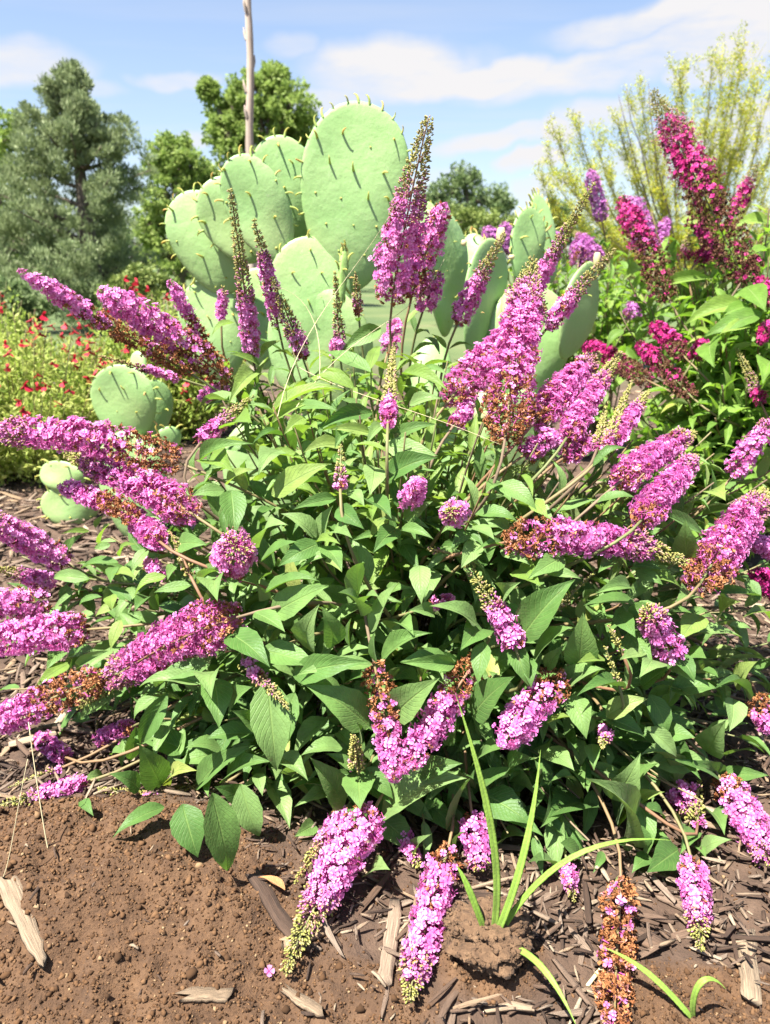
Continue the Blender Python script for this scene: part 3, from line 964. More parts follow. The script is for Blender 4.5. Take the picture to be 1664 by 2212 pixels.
# spikes: base, tip (picture units), width, withered up to, open up to, [bulge px sideways], [Y base, Y tip offsets]
SP = [
    # left side
    ((410, 806), (40, 583), 54, .64, 1.0, 0, -.05, -.05, {}),
    ((490, 818), (213, 627), 84, .44, .97, -14, .0, -.02, {}),
    ((455, 770), (365, 605), 42, .55, 1.0, -4, .05, .04, {}),
    ((390, 818), (213, 768), 30, .0, .45, 0, .03, .0, {}),
    ((492, 835), (430, 862), 40, .1, 1.0, 0, .03, .0, {}),
    ((388, 1000), (-12, 935), 92, .36, .93, -46, .0, -.04, dict(mix=.10)),
    ((415, 1110), (145, 985), 88, .06, .80, -22, .0, -.03, dict(mix=.10)),
    ((300, 1120), (128, 1048), 58, .45, 1.0, -8, -.01, -.05, {}),
    ((345, 1170), (232, 1075), 62, .0, .60, -8, -.02, -.05, {}),
    ((500, 1215), (512, 1194), 104, .12, .94, 0, .03, -.10, {}),
    ((140, 1215), (-30, 1120), 74, .05, .95, -6, .0, -.03, {}),
    ((112, 1262), (0, 1228), 52, .0, .62, 0, .03, .0, {}),
    ((100, 1300), (-40, 1310), 78, .15, .95, 0, .0, -.03, dict(mix=.12)),
    ((185, 1360), (-30, 1390), 92, .10, 1.0, -10, -.02, -.05, {}),
    ((508, 1335), (172, 1525), 112, .10, .70, -44, .0, -.05, {}),
    ((225, 1465), (-25, 1570), 86, .55, 1.0, -8, .0, -.03, {}),
    ((140, 1635), (80, 1590), 50, .05, 1.0, 0, .04, .02, {}),
    ((285, 1570), (205, 1600), 48, .05, 1.0, 0, .05, .03, {}),
    ((185, 1690), (-5, 1740), 52, .0, .60, 0, .0, -.02, {}),
    ((130, 1660), (20, 1700), 30, .0, .10, 0, .0, -.01, {}),
    ((350, 1735), (212, 1705), 46, .0, .28, 8, .0, -.02, dict(pinkbud=.0)),
    ((545, 1448), (625, 1532), 44, .0, .18, -4, .01, -.04, dict(pinkbud=.7)),
    ((575, 1412), (515, 1440), 26, .0, .8, 0, .03, .01, {}),
    ((320, 1215), (352, 1245), 44, .0, 1.0, 0, .04, .03, {}),
    ((412, 1245), (368, 1148), 40, .0, .02, -3, .01, -.01, dict(pinkbud=.0)),
    # upright at the top
    ((545, 765), (498, 412), 58, .0, .38, -4, .02, .03, dict(mix=.12)),
    ((478, 690), (482, 620), 36, .0, .85, 0, .06, .06, {}),
    ((600, 700), (549, 475), 48, .0, .64, -6, .05, .06, {}),
    ((655, 775), (588, 600), 54, .12, .36, -4, .02, .03, dict(mix=.3)),
    ((735, 765), (724, 588), 38, .0, .22, 0, .0, .02, {}),
    ((775, 680), (768, 588), 34, .3, .32, 0, .06, .06, {}),
    ((848, 645), (926, 256), 122, .04, .56, -8, -.02, .02, dict(mix=.10)),
    ((890, 640), (962, 438), 66, .35, 1.0, -6, .03, .04, dict(mix=.3)),
    ((915, 668), (945, 590), 56, .0, .95, 0, .04, .02, {}),
    ((838, 760), (860, 690), 46, .0, 1.0, 0, .07, .07, {}),
    ((722, 765), (728, 730), 36, .0, 1.0, 0, .06, .06, {}),
    ((990, 695), (1090, 505), 62, .05, .52, -4, .02, .02, {}),
    ((838, 915), (852, 742), 44, .0, .25, -3, -.04, -.03, dict(pinkbud=.1)),
    ((735, 1052), (737, 965), 44, .0, .16, 0, -.02, -.02, dict(pinkbud=.5)),
    ((432, 958), (548, 856), 52, .0, .42, -6, -.01, .0, dict(pinkbud=.7)),
    ((1145, 650), (1282, 398), 52, .0, .42, -6, .02, .03, dict(mix=.08)),
    ((1185, 705), (1328, 540), 56, .0, .42, -4, -.02, .0, {}),
    ((1092, 945), (1152, 560), 112, .28, .80, -10, -.03, .0, {}),
    ((975, 860), (1175, 655), 88, .08, .90, -6, .03, .02, {}),
    ((980, 920), (1020, 870), 48, .1, 1.0, 0, .05, .05, {}),
    ((1160, 905), (1295, 765), 76, .08, .82, -10, .0, .02, {}),
    ((1225, 945), (1342, 760), 60, .0, .66, -6, .0, .02, {}),
    ((1290, 970), (1312, 868), 34, .0, .08, 0, .0, .0, dict(pinkbud=.1)),
    ((1310, 965), (1366, 822), 36, .0, .10, -3, -.02, .0, dict(pinkbud=.2)),
    ((1318, 960), (1402, 845), 50, .0, .70, -4, .0, .02, {}),
    ((1130, 985), (1205, 935), 60, .1, 1.0, 0, .02, .0, {}),
    ((1225, 985), (1290, 945), 56, .0, .8, 0, .03, .03, dict(mix=.15)),
    ((1340, 1040), (1500, 935), 72, .05, .84, -12, .0, .01, {}),
    ((1385, 1125), (1505, 985), 74, .05, .86, -8, -.04, -.02, {}),
    ((1090, 1172), (1482, 1215), 92, .26, .76, -62, .0, -.04, {}),
    ((1512, 1262), (1655, 1062), 100, .20, .84, -12, -.02, -.01, {}),
    ((1585, 1025), (1672, 905), 62, .0, .90, -4, .0, .02, {}),
    ((1700, 1200), (1620, 1165), 54, .0, 1.0, 0, .02, .0, {}),
    ((1690, 1290), (1630, 1235), 60, .2, 1.0, 0, .03, .03, dict(petal='magenta')),
    # centre
    ((880, 1085), (908, 1062), 62, .0, .97, 0, .02, -.06, {}),
    ((985, 1112), (975, 1122), 72, .0, .82, 0, .02, -.07, {}),
    ((1200, 1320), (1280, 1240), 24, .0, .02, 0, .06, .06, dict(pinkbud=0)),
    ((1112, 1395), (1006, 1222), 74, .0, .48, 14, .0, .0, dict(pinkbud=.2)),
    ((925, 1310), (980, 1290), 40, .0, 1.0, 0, .10, .09, {}),
    ((952, 1190), (925, 1184), 30, .0, .1, 0, .03, .02, {}),
    ((1445, 1415), (1396, 1312), 90, .10, .84, 6, .01, -.02, {}),
    ((1345, 1410), (1315, 1352), 26, .0, .02, 0, .0, .0, dict(pinkbud=0)),
    ((1338, 1480), (1308, 1398), 26, .0, .02, 0, -.01, -.01, dict(pinkbud=0)),
    ((808, 1430), (855, 1692), 78, .52, .97, -4, .02, -.05, {}),
    ((1030, 1425), (872, 1670), 82, .34, .97, -6, .02, -.05, {}),
    ((1210, 1462), (1082, 1612), 92, .30, .97, -8, .02, -.05, {}),
    ((772, 1660), (764, 1588), 54, .0, .02, 0, .0, -.03, dict(pinkbud=0)),
    ((1308, 1575), (1302, 1612), 48, .0, .55, 0, .02, -.02, dict(pinkbud=.1)),
    # front skirt
    ((808, 1748), (616, 2098), 112, .0, .62, -22, -.02, None, {}),
    ((745, 1752), (640, 1905), 50, .0, .45, -12, .02, None, {}),
    ((968, 1835), (882, 2160), 94, .14, .84, -6, .0, None, {}),
    ((1020, 1760), (1036, 1880), 74, .0, .92, 0, .0, None, {}),
    ((868, 1795), (905, 1870), 48, .1, .8, 0, .03, None, {}),
    ((1228, 1872), (1240, 1945), 50, .0, .62, 0, .0, None, {}),
    ((1342, 1905), (1328, 2232), 92, .90, 1.0, 6, -.03, None, dict(mix=.75)),
    ((1495, 1862), (1512, 2048), 78, .0, .70, -4, -.01, None, dict(dens=.85)),
    ((1465, 1700), (1500, 1780), 84, .0, .55, -10, .0, -.04, {}),
    ((1508, 1778), (1512, 1688), 48, .0, .05, -6, -.03, -.05, dict(pinkbud=0)),
    ((1560, 1685), (1668, 1865), 88, .22, .95, -8, .0, -.05, {}),
    ((1640, 1510), (1660, 1580), 66, .6, 1.0, 0, .0, -.02, {}),
]
for k, (b, t, w, br, op, bulge, oy, ty, kw) in enumerate(SP):
    Yb = ENV.Y(*b) + oy
    B = at(b[0], b[1], Yb)
    gb = float(hz(B[0], B[1])) + w * .5 * mpp(B) + .012
    if B[2] < gb:
        d = ray(*b)
        B = CAM + d * ((gb - CAM[2]) / d[2])
    if ty is None:      # the tip hangs down to the soil
        d = ray(*t)
        zt = 0.03
        T = CAM + d * ((zt - CAM[2]) / d[2])
        for _ in range(4):
            zt = float(hz(T[0], T[1])) + 0.010 + 0.2 * w * mpp(T) * (0.9 if op < .7 else 1.6)
            T = CAM + d * ((zt - CAM[2]) / d[2])
    else:
        T = at(t[0], t[1], ENV.Y(*t) + ty)
        gt = float(hz(T[0], T[1])) + w * .35 * mpp(T)
        if T[2] < gt:
            d = ray(*t)
            for _ in range(4):
                T = CAM + d * ((gt - CAM[2]) / d[2])
                gt = float(hz(T[0], T[1])) + w * .35 * mpp(T)
    if k in (9, 59, 60):
        T = B + unit(CAM - B + np.array([0.0, 0, .12])) * 0.085 + (at(*t, B[1]) - B)
    mx, my = (b[0] + t[0]) / 2, (b[1] + t[1]) / 2
    dx, dy = t[0] - b[0], t[1] - b[1]
    ln = math.hypot(dx, dy) + 1e-6
    # bulge: towards the upper side of the picture
    nxp, nyp = -dy / ln, dx / ln
    if nyp > 0: nxp, nyp = -nxp, -nyp
    mp = (B + T) / 2
    Mi = at(mx + nxp * abs(bulge) * 1.0, my + nyp * abs(bulge) * 1.0, mp[1])
    if k in (9, 59, 60): Mi = mp
    rr = max(.0045, w / 2 * mpp(mp) * .94 - .0038)
    spike(pinkb.root, B, Mi, T, rr, br, op, seed=k, **kw)
    d0 = unit(Mi - B)
    pts = pinkb.stem(B, d0, seed=k, lift=0.55 if b[1] < 1000 else 0.42)
    tall = b[1] < 950
    pinkb.node_leaves(pts, 0.040 if tall else .046, 0.080, 0.040, 0.5 if tall else .58, seed=k, mat='young' if tall and k % 3 else 'leaf', keep=.92 if tall else .8, ratio=(.24, .34) if tall else (.30, .40))

# leaves set where the photograph shows them, measured in eight enlargements (x0, y0 in photograph pixels)
HL = {
 'A': (200, 1900, [(950,0,985,340,185),(1310,10,1370,625,240),(640,100,460,440,120),(600,720,450,440,190),(830,730,1220,450,150),
   (1030,690,1340,560,170),(740,840,845,1200,200),(940,770,1040,1290,205),(1130,710,1255,1060,170),(620,860,275,1070,110),
   (1000,470,760,470,120),(660,720,840,620,130),(460,740,250,640,120),(1190,370,900,410,130),(1250,340,1070,220,130),
   (1050,200,1210,60,150),(1490,100,1370,560,180),(1390,520,1580,690,130),(1240,640,1275,790,80),(560,60,860,50,110),
   (340,100,60,280,110),(210,270,200,400,80),(220,660,60,690,80),(70,820,150,925,70),(430,330,380,560,120),(560,130,420,280,90)]),
 'B': (800, 1850, [(560,440,125,165,230),(380,590,105,640,120),(480,560,480,420,80),(390,980,165,650,190),(490,740,500,1000,200),
   (540,720,720,930,110),(640,1040,1210,790,290),(1110,1130,1230,790,200),(880,750,1185,690,140),(1300,860,1590,730,120),
   (1320,890,1640,1100,210),(1270,680,1470,590,170),(730,360,1030,120,210),(1080,570,1150,350,100),(1240,370,1530,110,230),
   (620,1050,860,1290,180),(580,30,70,110,110),(1130,30,770,20,100),(1290,130,1390,-20,90),(1610,-20,1640,190,100),
   (900,1280,980,1160,80),(1150,1350,1200,1150,60),(1430,1230,1620,1180,140),(1480,780,1664,660,160),(560,1420,700,1400,150),
   (200,1100,60,1180,100),(700,240,460,90,90)]),
 'C': (1460, 1850, [(690,1230,435,790,230),(630,1060,910,690,270),(640,1080,960,880,200),(610,930,800,620,200),(1040,830,790,640,130),
   (1290,780,960,655,120),(450,940,190,1050,260),(700,190,370,245,90),(860,230,970,510,135),(570,380,850,260,130),(510,370,830,520,150),
   (840,450,1040,650,110),(900,490,1165,520,150),(300,170,550,60,150),(350,230,440,530,150),(180,420,330,380,100),(1000,200,1310,190,150),
   (800,180,1030,30,140),(1020,0,1160,155,120),(1180,90,1320,120,110),(1430,180,1580,10,150),(1530,270,1280,205,85),(1420,260,1390,480,140),
   (1240,620,1370,400,180),(1360,640,1565,610,130),(1330,760,1660,770,95),(1190,1290,1410,1200,110),(1060,1080,1060,1300,160),
   (830,1150,1030,1240,100),(1060,1260,840,1420,200),(1240,1010,1360,1170,150),(270,1220,380,1340,110),(255,1370,50,1350,90),
   (550,1280,480,1426,60),(690,1270,540,1240,65),(750,1090,800,1300,90),(160,600,360,740,150),(360,800,190,820,80),(480,560,490,740,90),
   (860,1310,740,1426,100),(1180,1240,1240,1330,60)]),
 'D': (560, 1350, [(780,370,540,215,120),(790,380,890,160,125),(800,410,520,570,130),(820,430,950,600,130),(780,400,940,420,70),
   (910,115,620,190,85),(920,180,1100,320,120),(1000,60,1100,170,90),(890,330,1020,380,120),(1310,310,1155,480,130),(1370,250,1555,130,110),
   (1330,280,1185,260,60),(1390,280,1540,320,60),(1340,320,1560,385,80),(1120,120,1280,250,130),(210,60,230,380,160),(390,440,590,290,170),
   (440,740,800,665,120),(480,880,865,690,190),(370,870,570,1005,130),(400,800,270,660,150),(720,1120,800,815,190),(900,1090,810,830,150),
   (420,1120,805,1240,170),(620,1290,1130,1200,170),(910,1165,1140,1110,110),(1215,1180,1555,1010,130),(1140,1000,1330,670,180),
   (1080,900,925,740,160),(1090,810,1195,770,100),(1060,760,1100,540,150),(1470,560,1480,820,130),(1270,980,1430,1030,160),(1170,1200,1170,1000,90),
   (1560,880,1390,860,95),(960,1420,700,1360,130),(190,1000,470,1240,190),(100,1260,80,1450,180),(200,600,0,680,60),(110,650,120,800,190),
   (330,500,330,700,150),(400,540,650,400,150),(1000,1100,1010,910,85),(1664,1200,1335,1205,150)]),
 'E': (1160, 1350, [(700,1060,1080,650,220),(420,950,105,830,130),(1100,1250,1130,870,200),(800,1190,1060,970,180),(600,770,715,670,130),
   (460,980,310,1130,170),(470,1070,430,1350,120),(660,1060,770,1370,120),(880,1250,1010,1090,90),(1000,1350,1270,1250,150),(1270,1180,1090,1210,80),
   (410,220,690,265,110),(380,300,540,390,110),(600,420,415,465,60),(640,330,490,265,80),(580,460,780,560,100),(1000,500,760,650,130),
   (700,580,850,700,150),(860,600,1120,650,75),(560,20,820,190,130),(560,0,480,80,100),(790,130,900,250,90),(1450,710,1210,750,100),
   (1470,800,1130,830,100),(430,400,315,580,120),(370,340,250,450,90),(1350,510,1230,610,90),(1480,600,1664,690,90),(1460,560,1664,590,70),
   (1430,860,1664,850,90),(1360,880,1480,1040,120),(1420,1010,1600,1230,150)]),
 'F': (560, 900, [(480,610,960,460,120),(480,680,810,530,70),(370,340,190,560,120),(530,860,390,1030,150),(480,1160,870,950,170),
   (1150,610,800,720,110),(1145,750,860,725,75),(1220,690,1110,830,80),(1250,790,1590,690,90),(1240,830,1590,900,130),(1230,1050,1590,910,150),
   (1170,970,1135,1165,150),(1210,50,950,190,110),(1140,340,840,210,110),(1130,330,1200,170,70),(1030,450,740,380,100),(1090,590,940,525,60),
   (1350,350,1660,470,110),(1490,320,1660,370,50),(1600,220,1500,110,100),(230,10,80,100,60),(420,30,640,110,80),(410,240,550,130,70),
   (400,290,200,220,60),(670,780,790,720,140),(950,830,690,880,100),(0,930,370,820,100),(60,930,230,1010,180),(180,1090,370,990,80),
   (270,560,0,590,80),(200,700,350,680,200),(640,560,930,600,80),(700,640,560,760,90),(1000,700,900,850,110),(1400,560,1620,520,90)]),
 'G': (100, 1350, [(1080,680,1290,610,60),(1040,690,790,740,75),(930,550,880,660,70),(870,630,660,760,90),(760,770,660,870,90),(750,450,640,600,80),
   (540,620,680,660,80),(550,540,300,580,70),(520,570,500,680,80),(500,760,510,860,80),(570,920,500,1120,80),(210,500,330,345,70),
   (360,650,120,650,80),(200,690,200,870,80),(260,730,110,870,40),(440,770,290,830,50),(550,820,400,900,70),(390,890,260,920,70),
   (200,1070,70,1260,110),(230,1210,0,1370,90),(380,1130,240,1250,110),(480,1130,300,1270,60),(1160,1220,790,1330,130),(1100,1350,690,1370,100),
   (430,400,500,280,100),(400,310,470,230,50),(360,330,170,350,40),(500,420,390,450,50),(940,420,1150,420,130),(1260,60,1040,100,90),(560,500,680,420,40)]),
 'H': (1460, 1350, [(1210,350,870,185,90),(1110,520,1100,250,150),(760,590,1070,710,90),(730,580,1020,620,65),(1240,750,1610,780,60),
   (1200,890,1065,1060,150),(1150,1000,1480,1040,120),(740,880,1010,890,130),(830,1140,660,1190,80),(870,1180,790,1310,170),(1020,1150,1160,1340,120),
   (1110,1130,1240,1180,110),(1330,900,1470,800,150),(1390,960,1540,990,60),(1664,910,1480,910,90),(1260,60,1370,130,130),(1150,760,1020,840,150),
   (1500,660,1600,800,90),(1230,300,1220,240,30)]),
}
kk = 0
YOUNG = {'F': .6, 'G': .35, 'H': .3, 'E': .1, 'D': .05, 'C': .1}
for reg, (x0, y0, lst) in HL.items():
    for (bx, by, tx, ty, w) in lst:
        s = 700 / 1664
        g = lambda x, y: ((x0 + x * s) * 1664 / 2160, (y0 + y * s) * 1664 / 2160)
        (b0, b1), (t0, t1) = g(bx, by), g(tx, ty)
        w *= s * 1664 / 2160
        r = np.random.default_rng(kk + 4000)
        off = r.uniform(-.015, .015)
        yb, yt = ENV.Y(b0, b1), ENV.Y(t0, t1)
        mid = (yb + yt) / 2
        pinkb.hero(b0, b1, t0, t1, w, mid + 0.6 * (yb - mid) + 0.012 + off, mid + 0.6 * (yt - mid) - 0.012 + off,
                   mat='young' if r.random() < YOUNG.get(reg, 0) else 'leaf', seed=kk)
        kk += 1

# leafy shoots that fill the body of the bush behind those leaves
kk = 0
for py in range(960, 1840, 84):
    for px in range(60, 1740, 108):
        r = np.random.default_rng(px * 31 + py)
        x, y = px + r.uniform(-40, 40), py + r.uniform(-34, 34)
        if py < 1040 and (x < 480): continue
        if py < 1160 and x < 240: continue
        if py > 1760 and (x < 230): continue
        if 640 < x < 1000 and 1140 < y < 1340 and r.random() < .75: continue      # the open, dark middle of the bush
        d = ENV.Y(x, y, 0.80 if 480 < x < 1330 else .93) + r.uniform(0, .06)
        P = at(x, y, d)
        if P[2] < 0.03: continue
        pts = pinkb.stem(P, unit(P - HUB + np.array([0, -.1, .25])), 0.003, 0.0014, seed=5000 + kk, shoot=True)
        pinkb.node_leaves(pts, 0.046, 0.092, 0.055, 0.62, seed=6000 + kk, keep=.72)
        kk += 1
for py in range(1480, 1870, 62):      # the skirt
    for px in range(250, 1720, 92):
        r = np.random.default_rng(px * 17 + py)
        x, y = px + r.uniform(-36, 36), py + r.uniform(-28, 28)
        if x < 330 and y > 1740 or 560 < x < 640 and y > 1780: continue
        P = at(x, y, ENV.Y(x, y, .90) + r.uniform(0, .04))
        if P[2] < .06:
            d = ray(x, y); P = CAM + d * ((.06 - CAM[2]) / d[2])
        pts = pinkb.stem(P, unit(P - HUB + np.array([0, -.1, .1])), 0.0026, 0.0012, seed=7000 + kk, shoot=True)
        pinkb.node_leaves(pts, 0.045, 0.090, 0.060, 0.80, seed=8000 + kk, keep=.85, ratio=(.32, .42))
        kk += 1
for py in range(770, 1060, 50):        # the leafy shoulder under the upright spikes
    for px in range(480, 1560, 70):
        r = np.random.default_rng(px * 13 + py)
        x, y = px + r.uniform(-30, 30), py + r.uniform(-24, 24)
        if x > 1040 and y < 880 or x > 1250 and y < 930 or x < 1000 and y > 960: continue
        P = at(x, y, ENV.Y(x, y) + r.uniform(-.04, .06))
        pts = pinkb.stem(P, np.array([(x - 800) / 900, -.25, 1.0]), 0.0026, 0.0012, seed=9000 + kk, shoot=True)
        pinkb.node_leaves(pts, 0.036, 0.080, 0.045, 0.72, seed=9500 + kk, keep=.85, ratio=(.22, .30), mat='young' if r.random() < .65 else 'leaf')
        kk += 1
TOP = [(-200, 1250), (0, 1190), (110, 1165), (230, 1130), (330, 1085), (400, 1005), (425, 900), (480, 770), (560, 690), (650, 720), (720, 690),
       (800, 650), (900, 650), (990, 690), (1050, 760), (1150, 860), (1250, 895), (1400, 925), (1480, 985), (1560, 985), (1664, 970), (1900, 950)]
pinkb.finish(300, top=TOP, env=ENV)
PINK_SPIKES, SPIKES = SPIKES, []

# ------------------------------------------------------------------ the magenta bush on the right and the lilac one behind it
def region(x0, y0, wid, x, y):
    s = wid / 1664
    return (x0 + x * s) * 1664 / 2160, (y0 + y * s) * 1664 / 2160


def side_bush(name, label, loc, env, sp, shoots, mat, petal, seed, heroes=(), limit=300, lmax=.10, wither='wither_dark', top=None):
    bu = Bush(name, loc, label)
    E = Envelope(*env)
    c = np.array(env[0])
    for k, (b, t, w, br, op, kw) in enumerate(sp):
        B, T = at(*b, E.Y(*b) + kw.get('oy', 0)), at(*t, E.Y(*t) + kw.get('ty', 0))
        kw = {q: v for q, v in kw.items() if q not in ('oy', 'ty')}
        kw.setdefault('petal', petal); kw.setdefault('wither', wither)
        Mi = (B + T) / 2 + np.array([0, 0, .008])
        spike(bu.root, B, Mi, T, max(.006, w / 2 * mpp(Mi) - .004), br, op, seed=seed + k, fl=.0105, **kw)
        pts = bu.stem(B, unit(T - B), .004, .0022, .6, seed + k)
        bu.node_leaves(pts, .05, lmax, .05, .45, seed + k, mat, (.24, .34))
    for k, (bx, by, tx, ty, w) in enumerate(heroes):
        yb, yt = E.Y(bx, by), E.Y(tx, ty)
        bu.hero(bx, by, tx, ty, w, yb - .02, yt - .05, mat, seed + k)
    for k, (px, py) in enumerate(shoots):
        r = np.random.default_rng(seed + 90 + k)
        P = at(px, py, E.Y(px, py) + r.uniform(-.05, .08))
        if P[2] < .05: continue
        pts = bu.stem(P, unit(P - np.array(loc) + np.array([0, -.1, .3])), .0035, .0016, .6, seed + 300 + k, shoot=True)
        bu.node_leaves(pts, .05, lmax, .06, .55, seed + 700 + k, mat, (.24, .34), keep=.85)
    n = bu.finish(limit, top=top)
    return bu


r = np.random.default_rng(3)
sh = [(x + r.uniform(-30, 30), y + r.uniform(-26, 26)) for y in range(470, 1130, 50) for x in range(1270, 1800, 54)
      if not (y < 560 and x < 1430) and not (x < 1330 and y < 640) and not (1240 < x < 1420 and 700 < y < 830 and r.random() < .7)]
R3 = lambda *q: tuple(region(1600, 500, 560, q[0], q[1])) + tuple(region(1600, 500, 560, q[2], q[3])) + (q[4] * 560 / 2160,)
SPM = [((1602, 592), (1409, 196), 80, .50, .80, dict(airy=.16)), ((1585, 462), (1640, 350), 40, .1, .62, dict(airy=.2, dens=.7)),
       ((1445, 645), (1340, 425), 58, .58, .98, dict(mix=.1, airy=.1)), ((1480, 772), (1408, 700), 46, .35, .98, {}),
       ((1495, 858), (1376, 742), 46, .62, .98, {}), ((1400, 822), (1258, 742), 46, .45, .98, {}),
       ((1645, 872), (1590, 752), 36, .0, .22, {}), ((1500, 775), (1528, 735), 40, .0, .98, {}), ((1600, 612), (1640, 560), 46, .9, .98, dict(mix=.6)),
       ((1510, 560), (1535, 540), 40, .1, .98, {}), ((1660, 700), (1640, 745), 34, .0, .98, {}),
       ((1480, 560), (1488, 505), 34, .2, .3, {}), ((1560, 560), (1490, 470), 30, .3, .98, {}), ((1665, 660), (1640, 600), 34, .3, .98, {})]
HM = [R3(1160, 830, 720, 920, 100), R3(1430, 1030, 940, 1230, 150), R3(1600, 1120, 1100, 1330, 150), R3(1664, 370, 1320, 420, 120),
      R3(1470, 900, 1625, 1110, 190), R3(1170, 1340, 1200, 1580, 190), R3(920, 350, 1110, 390, 70), R3(1664, 1520, 1600, 1720, 190),
      R3(1000, 470, 1160, 520, 110), R3(880, 640, 1070, 760, 110), R3(700, 640, 880, 700, 100), R3(1664, 600, 1420, 680, 110),
      R3(1500, 1230, 1240, 1300, 120), R3(1480, 1060, 1250, 1160, 110), R3(600, 740, 430, 860, 110), R3(440, 1260, 300, 1420, 90)]
TOPM = [(1000, 700), (1300, 640), (1330, 560), (1400, 500), (1480, 470), (1560, 440), (1664, 430), (2200, 430)]
side_bush('butterfly_bush', 'tall butterfly bush with deep magenta flower spikes and narrow bright green leaves beside the cactus', (1.12, 2.08, 0.0),
          ((1.14, 2.08, .28), (.60, .52, .56)), SPM, sh, 'leaf_b', 'magenta', 2000, HM, 300, .130, top=TOPM)
SPIKES = []
r = np.random.default_rng(4)
shl = [(x + r.uniform(-24, 24), y + r.uniform(-16, 16)) for y in range(520, 680, 40) for x in range(1020, 1480, 46)]
SPL = [((1300, 475), (1274, 366), 36, .0, .97, dict(wither='wither')), ((1400, 545), (1358, 425), 56, .1, .97, {}),
       ((1082, 540), (1045, 492), 36, .0, .97, {}), ((1105, 545), (1088, 480), 36, .0, .97, {}), ((1250, 565), (1262, 520), 50, .1, .97, {}),
       ((1360, 690), (1385, 640), 40, .1, .8, {}), ((1300, 560), (1240, 500), 30, .0, .8, {}), ((1200, 530), (1205, 500), 36, .0, .97, {}),
       ((1420, 560), (1440, 470), 30, .3, .97, {})]
side_bush('butterfly_bush', 'lilac-flowered butterfly bush growing behind the cactus pads', (0.86, 3.0, 0.0),
          ((0.86, 3.0, .30), (.95, .45, .50)), SPL, shl, 'leaf_b', 'lilac', 3000, (), 120, .11, 'wither',
          top=[(900, 600), (1010, 560), (1100, 535), (1200, 505), (1300, 480), (1500, 470), (1600, 470)])
SPIKES = []

# ------------------------------------------------------------------ prickly pears
def horn_template():
    pts = np.array([(0, 0, -.05), (0, .03, .28), (0, .10, .55), (0, .24, .80), (0, .42, .95), (0, .60, .96)])
    V, f3, f4 = tube(pts, [.15, .15, .13, .105, .07, .025], 6)
    al = np.clip(np.linalg.norm(V, axis=1) * 1.3, 0, 1)
    return make_mesh('areole_leaf', V, [f3, f4], M['horn'], attrs=dict(along=al, rnd=np.zeros(len(V))))


HORN = horn_template()


def knob_template():
    V, f3, f4 = tube(np.array([(0, 0, -.1), (0, 0, .1), (0, 0.02, .22)]), [.22, .18, .07], 6)
    return make_mesh('areole', V, [f3, f4], M['horn'], attrs=dict(along=np.full(len(V), .6), rnd=np.zeros(len(V))))


KNOB = knob_template()


